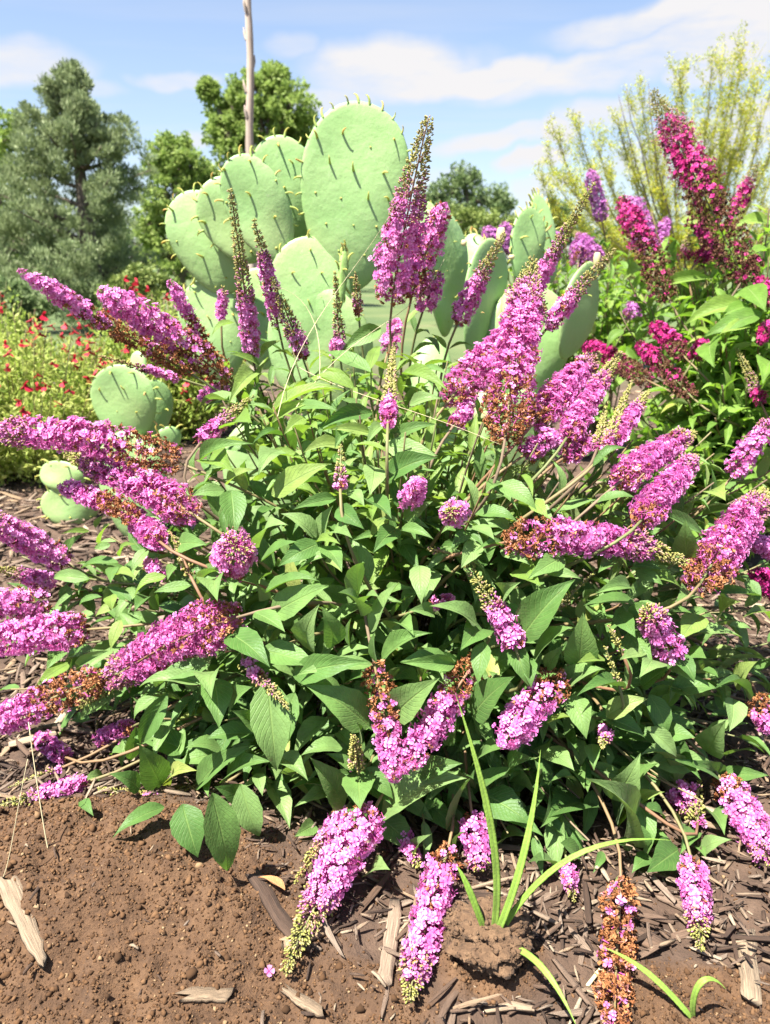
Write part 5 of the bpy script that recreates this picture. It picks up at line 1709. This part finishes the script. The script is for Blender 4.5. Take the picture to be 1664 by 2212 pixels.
N1 = 16500
xs, ys = r.uniform(-.75, .95, N1), .42 + r.random(N1) ** 1.3 * 1.5
sm = soil_mask(xs, ys)
for x, y, s in zip(xs, ys, sm):
    if r.random() < s * .955: continue
    L = r.lognormal(-3.95, .58)
    L = min(max(L, .006), .075)
    if s > .4: L *= .5
    chip(x, y, L, L * r.uniform(.04, .15) + .0011, r.uniform(.0015, .005) * (.5 + L * 9), z_extra=r.random() ** 2 * .012, tilt=.24)
xs, ys = r.uniform(-3.2, 2.4, 2800), r.uniform(1.4, 4.6, 2800)
for x, y in zip(xs, ys):
    L = r.uniform(.03, .10)
    chip(x, y, L, L * r.uniform(.14, .36), r.uniform(.004, .010))
for _ in range(1700):      # the open strip of mulch at the left
    L = r.uniform(.02, .075)
    chip(r.uniform(-1.5, -.38), r.uniform(1.0, 2.5), L, L * r.uniform(.07, .2), r.uniform(.003, .007), z_extra=r.random() * .01)
P = np.array([c[1] for c in chips])
px, py, pz = project(P)
infr = (px > -20) & (px < 1684) & (py > 1040) & (py < 2240) & ((P[:, 1] < .86) | (px < 330))
score = np.where(infr, np.array([c[3] for c in chips]) / pz ** 2, 0)
order = np.argsort(-score)
mb = MB()
used_chip_label = 'brown splintered wood chip lying in the mulch'
for rank, k in enumerate(order):
    A, C, t, _ = chips[k]
    if rank < 300:
        o = bpy.data.objects.new('wood_chip', CHIPMESH[t])
        COL.objects.link(o)
        m4 = np.eye(4); m4[:3, :3] = A; m4[:3, 3] = C
        o.matrix_world = Matrix(m4.tolist())
        Lc, Wc = np.linalg.norm(A[:, 1]), np.linalg.norm(A[:, 0])
        kind_ = 'long thin' if Wc < .115 * Lc else ('stubby broad' if Wc > .18 * Lc else 'narrow splintered')
        if soil_mask(C[0], C[1]) > .4: where = 'lying on the bare soil'
        elif C[1] > .86 and C[0] < -.2: where = 'in the mulch left of the pink bush'
        elif C[0] < CLOD[0] - .03: where = 'in the mulch between the bare soil and the grass clump'
        else: where = 'in the mulch behind and right of the grass clump'
        tag(o, f'{kind_} wood chip {where}', 'wood chip', f'{kind_} wood chips {where}')
    else:
        V, f, uv = CT[t]
        mb.put(V @ A.T + C, None, f, uv=uv, rnd=r.random())
o = mb.obj('mulch', M['wood'], smooth=False)
tag(o, 'fine brown shredded wood mulch covering the bed', 'mulch', kind='stuff')

ico = []
t = (1 + 5 ** .5) / 2
IV = unit(np.array([(-1, t, 0), (1, t, 0), (-1, -t, 0), (1, -t, 0), (0, -1, t), (0, 1, t), (0, -1, -t), (0, 1, -t), (t, 0, -1), (t, 0, 1), (-t, 0, -1), (-t, 0, 1)], float))
IF = np.array([(0, 11, 5), (0, 5, 1), (0, 1, 7), (0, 7, 10), (0, 10, 11), (1, 5, 9), (5, 11, 4), (11, 10, 2), (10, 7, 6), (7, 1, 8), (3, 9, 4), (3, 4, 2), (3, 2, 6), (3, 6, 8), (3, 8, 9), (4, 9, 5), (2, 4, 11), (6, 2, 10), (8, 6, 7), (9, 8, 1)])
n = 62000
xs, ys = r.uniform(-.62, .60, n), .43 + r.random(n) * .55
s = soil_mask(xs, ys)
k = r.random(n) < s * .93 + .07
xs, ys = xs[k], ys[k]
mb = MB()
OV = np.array([(1, 0, 0), (-1, 0, 0), (0, 1, 0), (0, -1, 0), (0, 0, 1), (0, 0, -1)], float)
OF = np.array([(0, 2, 4), (2, 1, 4), (1, 3, 4), (3, 0, 4), (2, 0, 5), (1, 2, 5), (3, 1, 5), (0, 3, 5)])
for v in range(9):
    IVv = OV * r.uniform(.55, 1.35, (6, 1)) + r.normal(0, .18, (6, 3))
    e = np.arange(len(xs)) % 9 == v
    S = np.minimum(r.lognormal(-6.75, .50, e.sum()), .0052)
    Pp = np.stack([xs[e], ys[e], hz(xs[e], ys[e]) + S * .25], 1)
    V, Fx = inst(IVv, OF, frames(r.normal(size=(e.sum(), 3)), r=r), Pp, S)
    mb.put(V, Fx, None, rnd=np.repeat(r.random(e.sum()), 6))
nb = 420      # larger clods among them
xb, yb = r.uniform(-.6, .58, nb * 3), .43 + r.random(nb * 3) * .5
kb = np.where(r.random(nb * 3) < soil_mask(xb, yb))[0][:nb]
for v in range(6):
    e = kb[np.arange(len(kb)) % 6 == v]
    IVv = IV * r.uniform(.6, 1.3, (12, 1)) + r.normal(0, .12, (12, 3))
    S = np.minimum(r.lognormal(-5.9, .4, len(e)), .0062)
    V, Fx = inst(IVv, IF, frames(r.normal(size=(len(e), 3)), r=r), np.stack([xb[e], yb[e], hz(xb[e], yb[e]) + S * .15], 1), np.stack([S, S, S * .75], 1))
    mb.put(V, Fx, None, rnd=np.repeat(r.random(len(e)) * .9, 12))
o = mb.obj('soil_crumbs', M['crumb'], smooth=False)
tag(o, 'loose brown soil crumbs on the bare ground', 'soil', kind='stuff')


def lump(name, P, S, mat, label, cat, seed, flat=.7):
    r2 = np.random.default_rng(seed)
    V = IV.copy(); Fc = IF.copy()
    for _ in range(4):      # subdivide
        mid = {}; Vn = list(V); Fn = []
        def m(a, b):
            kx = (min(a, b), max(a, b))
            if kx not in mid: Vn.append((np.array(Vn[a]) + np.array(Vn[b])) / 2); mid[kx] = len(Vn) - 1
            return mid[kx]
        for a, b, c in Fc:
            x, y, z = m(a, b), m(b, c), m(c, a)
            Fn += [(a, x, z), (b, y, x), (c, z, y), (x, y, z)]
        V, Fc = unit(np.array(Vn)), np.array(Fn)
    d = 1 + .22 * np.abs(fbm(V[:, 0] * 11 + V[:, 2] * 9, V[:, 1] * 12 - V[:, 2] * 7, 3)) + .12 * fbm(V[:, 0] * 26 + V[:, 2] * 21, V[:, 1] * 24 - V[:, 2] * 19, 2) + .55 * fbm(V[:, 0] * 1.7 + seed, V[:, 1] * 1.7 + V[:, 2] * 2.3, 3) + .30 * fbm(V[:, 0] * 6 + V[:, 2] * 5, V[:, 1] * 6 - V[:, 2] * 4, 3)
    V = V * d[:, None] * np.array([1, .85, flat]) * S
    P = np.array(P); P[2] = float(hz(P[0], P[1])) + S * flat * .25
    V = V + P
    cb = MB(); cb.put(V, Fc, None)
    if S > .02:      # crumbs stuck to it
        pick = r2.integers(0, len(V), 900)
        cv, cf = inst(OV * r2.uniform(.6, 1.3, (6, 1)), OF, frames(r2.normal(size=(900, 3)), r=r2), V[pick] + r2.normal(0, .0008, (900, 3)), np.minimum(r2.lognormal(-6.4, .5, 900), .005))
        cb.put(cv, cf, None)
    o = cb.obj(name, mat, None, P, smooth=False)
    return tag(o, label, cat)


M['clod'] = noise_material('soil_clod', [(0.25, (0.05, 0.027, 0.013, 1)), (0.5, (0.115, 0.065, 0.033, 1)), (0.75, (0.19, 0.115, 0.062, 1))], 90, .95, bump=1.0, dist=.008)
lump('soil_clod', gpt(1050, 2085), .045, M['clod'], 'crumbly brown clod of soil below the tall grass clump', 'soil clod', 3, .42)
lump('soil_clod', gpt(775, 1800), .028, M['clod'], 'pale brown clod of soil at the foot of the bush beside hanging leaves', 'soil clod', 8)
lump('stone', gpt(1392, 2130), .011, M['clod'], 'small brown stone beside the long withered spike', 'stone', 12)


def slab(name, a_px, b_px, w, h, mat, label, cat, seed, zo=0.004, prof=None, group=None):
    """a long splintered piece of wood from one ground point to another"""
    r2 = np.random.default_rng(seed)
    A, B = gpt(*a_px), gpt(*b_px)
    n = 12
    t = np.linspace(0, 1, n)
    pts = A + (B - A) * t[:, None]
    pts[:, 2] = hz(pts[:, 0], pts[:, 1]) + zo
    pts[:, 2] = np.convolve(np.pad(pts[:, 2], 2, 'edge'), np.ones(5) / 5, 'valid')
    ax = unit(B - A); sx = np.array([ax[1], -ax[0], 0])
    V, UVs = [], []
    cs = ((-1, -1), (-.3, -1), (.3, -1), (1, -1), (1, .5), (.4, 1), (-.2, .55), (-1, .8))
    end0, end1 = r2.uniform(-.9, .5, 8) * w, r2.uniform(-.5, .9, 8) * w
    groove = r2.uniform(.65, 1.2, 8)
    for k in range(n):
        ww = w / 2 * (prof[min(len(prof) - 1, int(t[k] * len(prof)))] if prof else 1) * r2.uniform(.93, 1.06)
        for c, (x, z) in enumerate(cs):
            e = end0[c] if k == 0 else end1[c] if k == n - 1 else 0
            V.append(pts[k] + sx * (x * ww * (1 + .06 * r2.normal())) + np.array([0, 0, h / 2 * z * groove[c] * r2.uniform(.85, 1.12)]) + ax * e)
            UVs.append((x * .5 + .3 * z, t[k]))
    f = [(k * 8 + c, k * 8 + (c + 1) % 8, (k + 1) * 8 + (c + 1) % 8, (k + 1) * 8 + c) for k in range(n - 1) for c in range(8)]
    f2 = [tuple(range(7, -1, -1)), tuple(range((n - 1) * 8, n * 8))]
    o = build(name, np.array(V), [np.array(f), np.array(f2)], mat, None, A, uv=np.array(UVs), smooth=False)
    return tag(o, label, cat, group)


slab('bark_piece', (40, 2012), (106, 2150), .019, .007, M['bark_chip'], 'large pale weathered wood piece lying alone on bare soil', 'wood piece', 1, prof=[1.2, 1.25, 1.05, .95, .8, .5])
slab('wood_piece', (1612, 2025), (1622, 2165), .020, .008, M['bark_chip'], 'broad greyish pale splintered wood piece standing out of dark mulch', 'wood piece', 2)
slab('wood_piece', (1290, 1985), (1420, 2040), .020, .009, M['wood'], 'reddish brown wood piece pinned under the withered spike', 'wood piece', 3)
slab('wood_piece', (620, 2165), (690, 2212), .012, .005, M['bark_chip'], 'pale pointed wood splinter at the bottom of the bare soil', 'wood piece', 4, prof=[.7, .9, 1, 1, .9])
slab('wood_piece', (560, 1975), (650, 2090), .016, .010, M['wood'], 'grey-brown ridged bark piece beside the drooping pink spike', 'wood piece', 5)
slab('wood_piece', (620, 2090), (720, 2040), .012, .008, M['wood'], 'long grey splintered stick lying past the tip of the drooping spike', 'wood piece', 6)
slab('wood_piece', (410, 2205), (500, 2194), .014, .006, M['bark_chip'], 'wide pale wood flake half buried in the soil', 'wood piece', 7)
slab('wood_piece', (1560, 1990), (1420, 1930), .014, .009, M['wood'], 'dark brown bark strip in the shade below the right flowers', 'wood piece', 8)
slab('wood_piece', (830, 2160), (855, 1990), .016, .010, M['wood'], 'dark upright bark strip left of the hanging pink spike', 'wood piece', 9)
slab('twig', (595, 1755), (640, 1690), .0035, .003, M['straw'], 'short broken straw-coloured twig at the edge of the bush shade', 'twig', 10, zo=.012)
slab('twig', (1270, 2140), (1335, 2060), .0035, .003, M['straw'], 'thin crooked straw twig beside the withered spike', 'twig', 11, zo=.006)

# an orange-brown fallen leaf and a fallen floret
A = gpt(620, 2000)
o = add('dry_leaf', make_mesh('dry_leaf', LT[2][0] * np.array([.013, .036, .036]), [LT[2][1]], M['dryleaf'], uv=LT[2][2]), None, A + np.array([0, 0, float(hz(A[0], A[1])) + .012]))
o.rotation_euler = (.25, .15, math.radians(75))
tag(o, 'fallen orange-brown dry leaf on the soil left of the drooping spike', 'leaf')
A = gpt(585, 2145)
o = add('fallen_floret', make_mesh('fallen_floret', FV * .012, [FF], M['pink'], attrs=dict(along=FA, rnd=np.full(len(FV), .5))), None, A + np.array([0, 0, float(hz(A[0], A[1])) + .011]))
o.rotation_euler = (.4, .3, .2)
tag(o, 'single pink floret fallen on the wood chips', 'flower')

# ------------------------------------------------------------------ grass clumps
def blade(root, ctrl, w, seed=0):
    pts = bez(ctrl, 16)
    T = unit(np.gradient(pts, axis=0))
    tocam = unit(CAM - pts.mean(0))
    V, UVs = [], []
    for k in range(16):
        t = k / 15
        sx = unit(np.cross(T[k], tocam + np.array([0, 0, .5])))
        n = np.cross(sx, T[k])
        ww = w / 2 * min(1, .75 + t * 2) * (1 - max(0, (t - .55) / .45) ** 1.6)
        ww = max(ww, .0002)
        for (x, z) in ((-1, .0), (-.5, -.10), (0, -.32), (.5, -.10), (1, .0), (0, -.5)):
            V.append(pts[k] + sx * x * ww + n * z * ww); UVs.append((.5 + x * .5, t))
    ring = [0, 1, 2, 3, 4, 5]
    f = [(k * 6 + c, k * 6 + (c + 1) % 6, (k + 1) * 6 + (c + 1) % 6, (k + 1) * 6 + c) for k in range(15) for c in range(6)]
    build('blade', np.array(V), [np.array(f)], M['blade'], root, pts[0], uv=np.array(UVs))


B = gpt(1062, 2048, .03); B = np.array([B[0], B[1], float(hz(B[0], B[1])) + .0])
gr = empty('grass_clump', B)
tag(gr, 'tall clump of bright green arching grass blades growing in front of the bush', 'grass')


def px3(px, py, Y): return at(px, py, Y)


y0 = B[1]
blade(gr, [B, px3(1090, 1900, y0 - .01), px3(1070, 1760, y0 - .01), px3(985, 1500, y0 + .02)], .0080, 1)
blade(gr, [B + np.array([.002, 0, 0]), px3(1100, 1960, y0 - .02), px3(1150, 1830, y0), px3(1168, 1620, y0 + .05)], .0080, 2)
blade(gr, [B + np.array([.004, 0, 0]), px3(1130, 1930, y0 - .01), px3(1220, 1790, y0), px3(1450, 1815, y0 + .02)], .0062, 3)
blade(gr, [B + np.array([-.003, 0, 0]), px3(1035, 1980, y0 - .01), px3(1010, 1900, y0), px3(985, 1868, y0 + .01)], .0075, 4)
blade(gr, [B + np.array([.003, -.004, 0]), px3(1140, 2040, y0 - .03), px3(1190, 2090, y0 - .06), px3(1245, 2215, y0 - .10)], .0070, 5)
B2 = gpt(1493, 2205); B2[2] = float(hz(B2[0], B2[1]))
g2 = empty('grass_clump', B2)
tag(g2, 'small young grass clump of two bent blades on the bare soil', 'grass')
y1 = B2[1]
blade(g2, [B2, px3(1460, 2160, y1), px3(1400, 2080, y1 + .02), px3(1300, 2045, y1 + .03)], .0062, 6)
blade(g2, [B2 + np.array([.002, 0, 0]), px3(1490, 2140, y1 - .01), px3(1520, 2080, y1), px3(1568, 2136, y1)], .0060, 7)

# dry grass stems: one in the soil at the left, fine awns reaching past the cactus
def wisp(ctrl, w, label, n=14):
    pts = bez(ctrl, n)
    V, f3, f4 = tube(pts, np.linspace(w, w * .5, n), 5)
    o = build('dry_grass_stem', V, [f3, f4], M['straw'], None, pts[0])
    tag(o, label, 'grass stem')


g0 = gpt(126, 1952); g0[2] = float(hz(g0[0], g0[1]))
wisp([g0, at(105, 1850, g0[1]), at(80, 1700, g0[1] + .01), at(62, 1560, g0[1] + .04)], .0010, 'thin upright straw stem standing in the bare soil')
g0 = gpt(22, 2010); g0[2] = float(hz(g0[0], g0[1]))
wisp([g0, at(18, 1900, g0[1]), at(30, 1780, g0[1]), at(60, 1640, g0[1] + .03)], .0006, 'hair-thin dry stem left of the bare soil')
for k, (c, lb) in enumerate((
        ([(600, 900), (640, 700), (800, 560), (860, 430)], 'fine straw awn slanting up past the largest cactus pad'),
        ([(690, 820), (700, 700), (660, 610), (560, 618)], 'fine pale stem curling across the middle of the cactus'),
        ([(640, 880), (760, 700), (900, 700), (960, 560)], 'fine straw awn rising toward the tallest pink spike'),
        ([(640, 790), (760, 860), (900, 880), (1080, 960)], 'fine straw stem lying across the upper leaves'))):
    q = [at(x, y, ENV.Y(x, y) - .02 + .0 * k) for x, y in c]
    wisp(q, .00055, lb)

# red-brown irrigation hose at the left edge
hp = [gpt(-160, 1432), gpt(-60, 1424), gpt(20, 1420), gpt(50, 1416), gpt(75, 1412), gpt(90, 1410), gpt(110, 1408)]
hp = np.array(hp); hp[:, 2] = hz(hp[:, 0], hp[:, 1]) + .012
V, f3, f4 = tube(bez([hp[0], hp[2], hp[4], hp[6]], 20), .0095, 10)
tag(build('hose', V, [f3, f4], M['hose'], None, hp[0]), 'reddish brown irrigation hose running under the bush at its left', 'hose')

# a fly on a pink spike
fp = None
best = 1e9
for Pp, Rr in PINK_SPIKES:
    x, y, z = project(Pp)
    d = np.hypot(x - 1405, y - 1005)
    if d.min() < best:
        best = d.min(); i = d.argmin(); fp = Pp[i] + unit(CAM - Pp[i] + np.array([0, 0, .35])) * (Rr[i] + .004)
fl = empty('fly', fp)
tag(fl, 'small dark green fly sitting on a pink flower spike', 'fly')
ax = unit(np.array([1, .1, .25]))
V, f3, f4 = tube(fp + ax * np.array([-.0085, -.007, -.004, 0, .003, .006, .008])[:, None], [.0006, .0016, .0022, .0017, .0022, .0017, .0008], 8)
build('body', V, [f3, f4], M['fly'], fl, fp)
for s in (-1, 1):
    w = np.array([(0, 0, 0), (-.004, s * .002, .0012), (-.009, s * .0042, .0012), (-.0095, s * .002, .0010), (-.006, s * .0006, .0008)]) + fp + np.array([.002, 0, .0018])
    V = np.vstack([w, w + np.array([0, 0, .0003])])
    build('wing', V, [np.array([(4, 3, 2, 1, 0), (5, 6, 7, 8, 9)]), np.array([(k, (k + 1) % 5, 5 + (k + 1) % 5, 5 + k) for k in range(5)])], M['wing'], fl, fp)
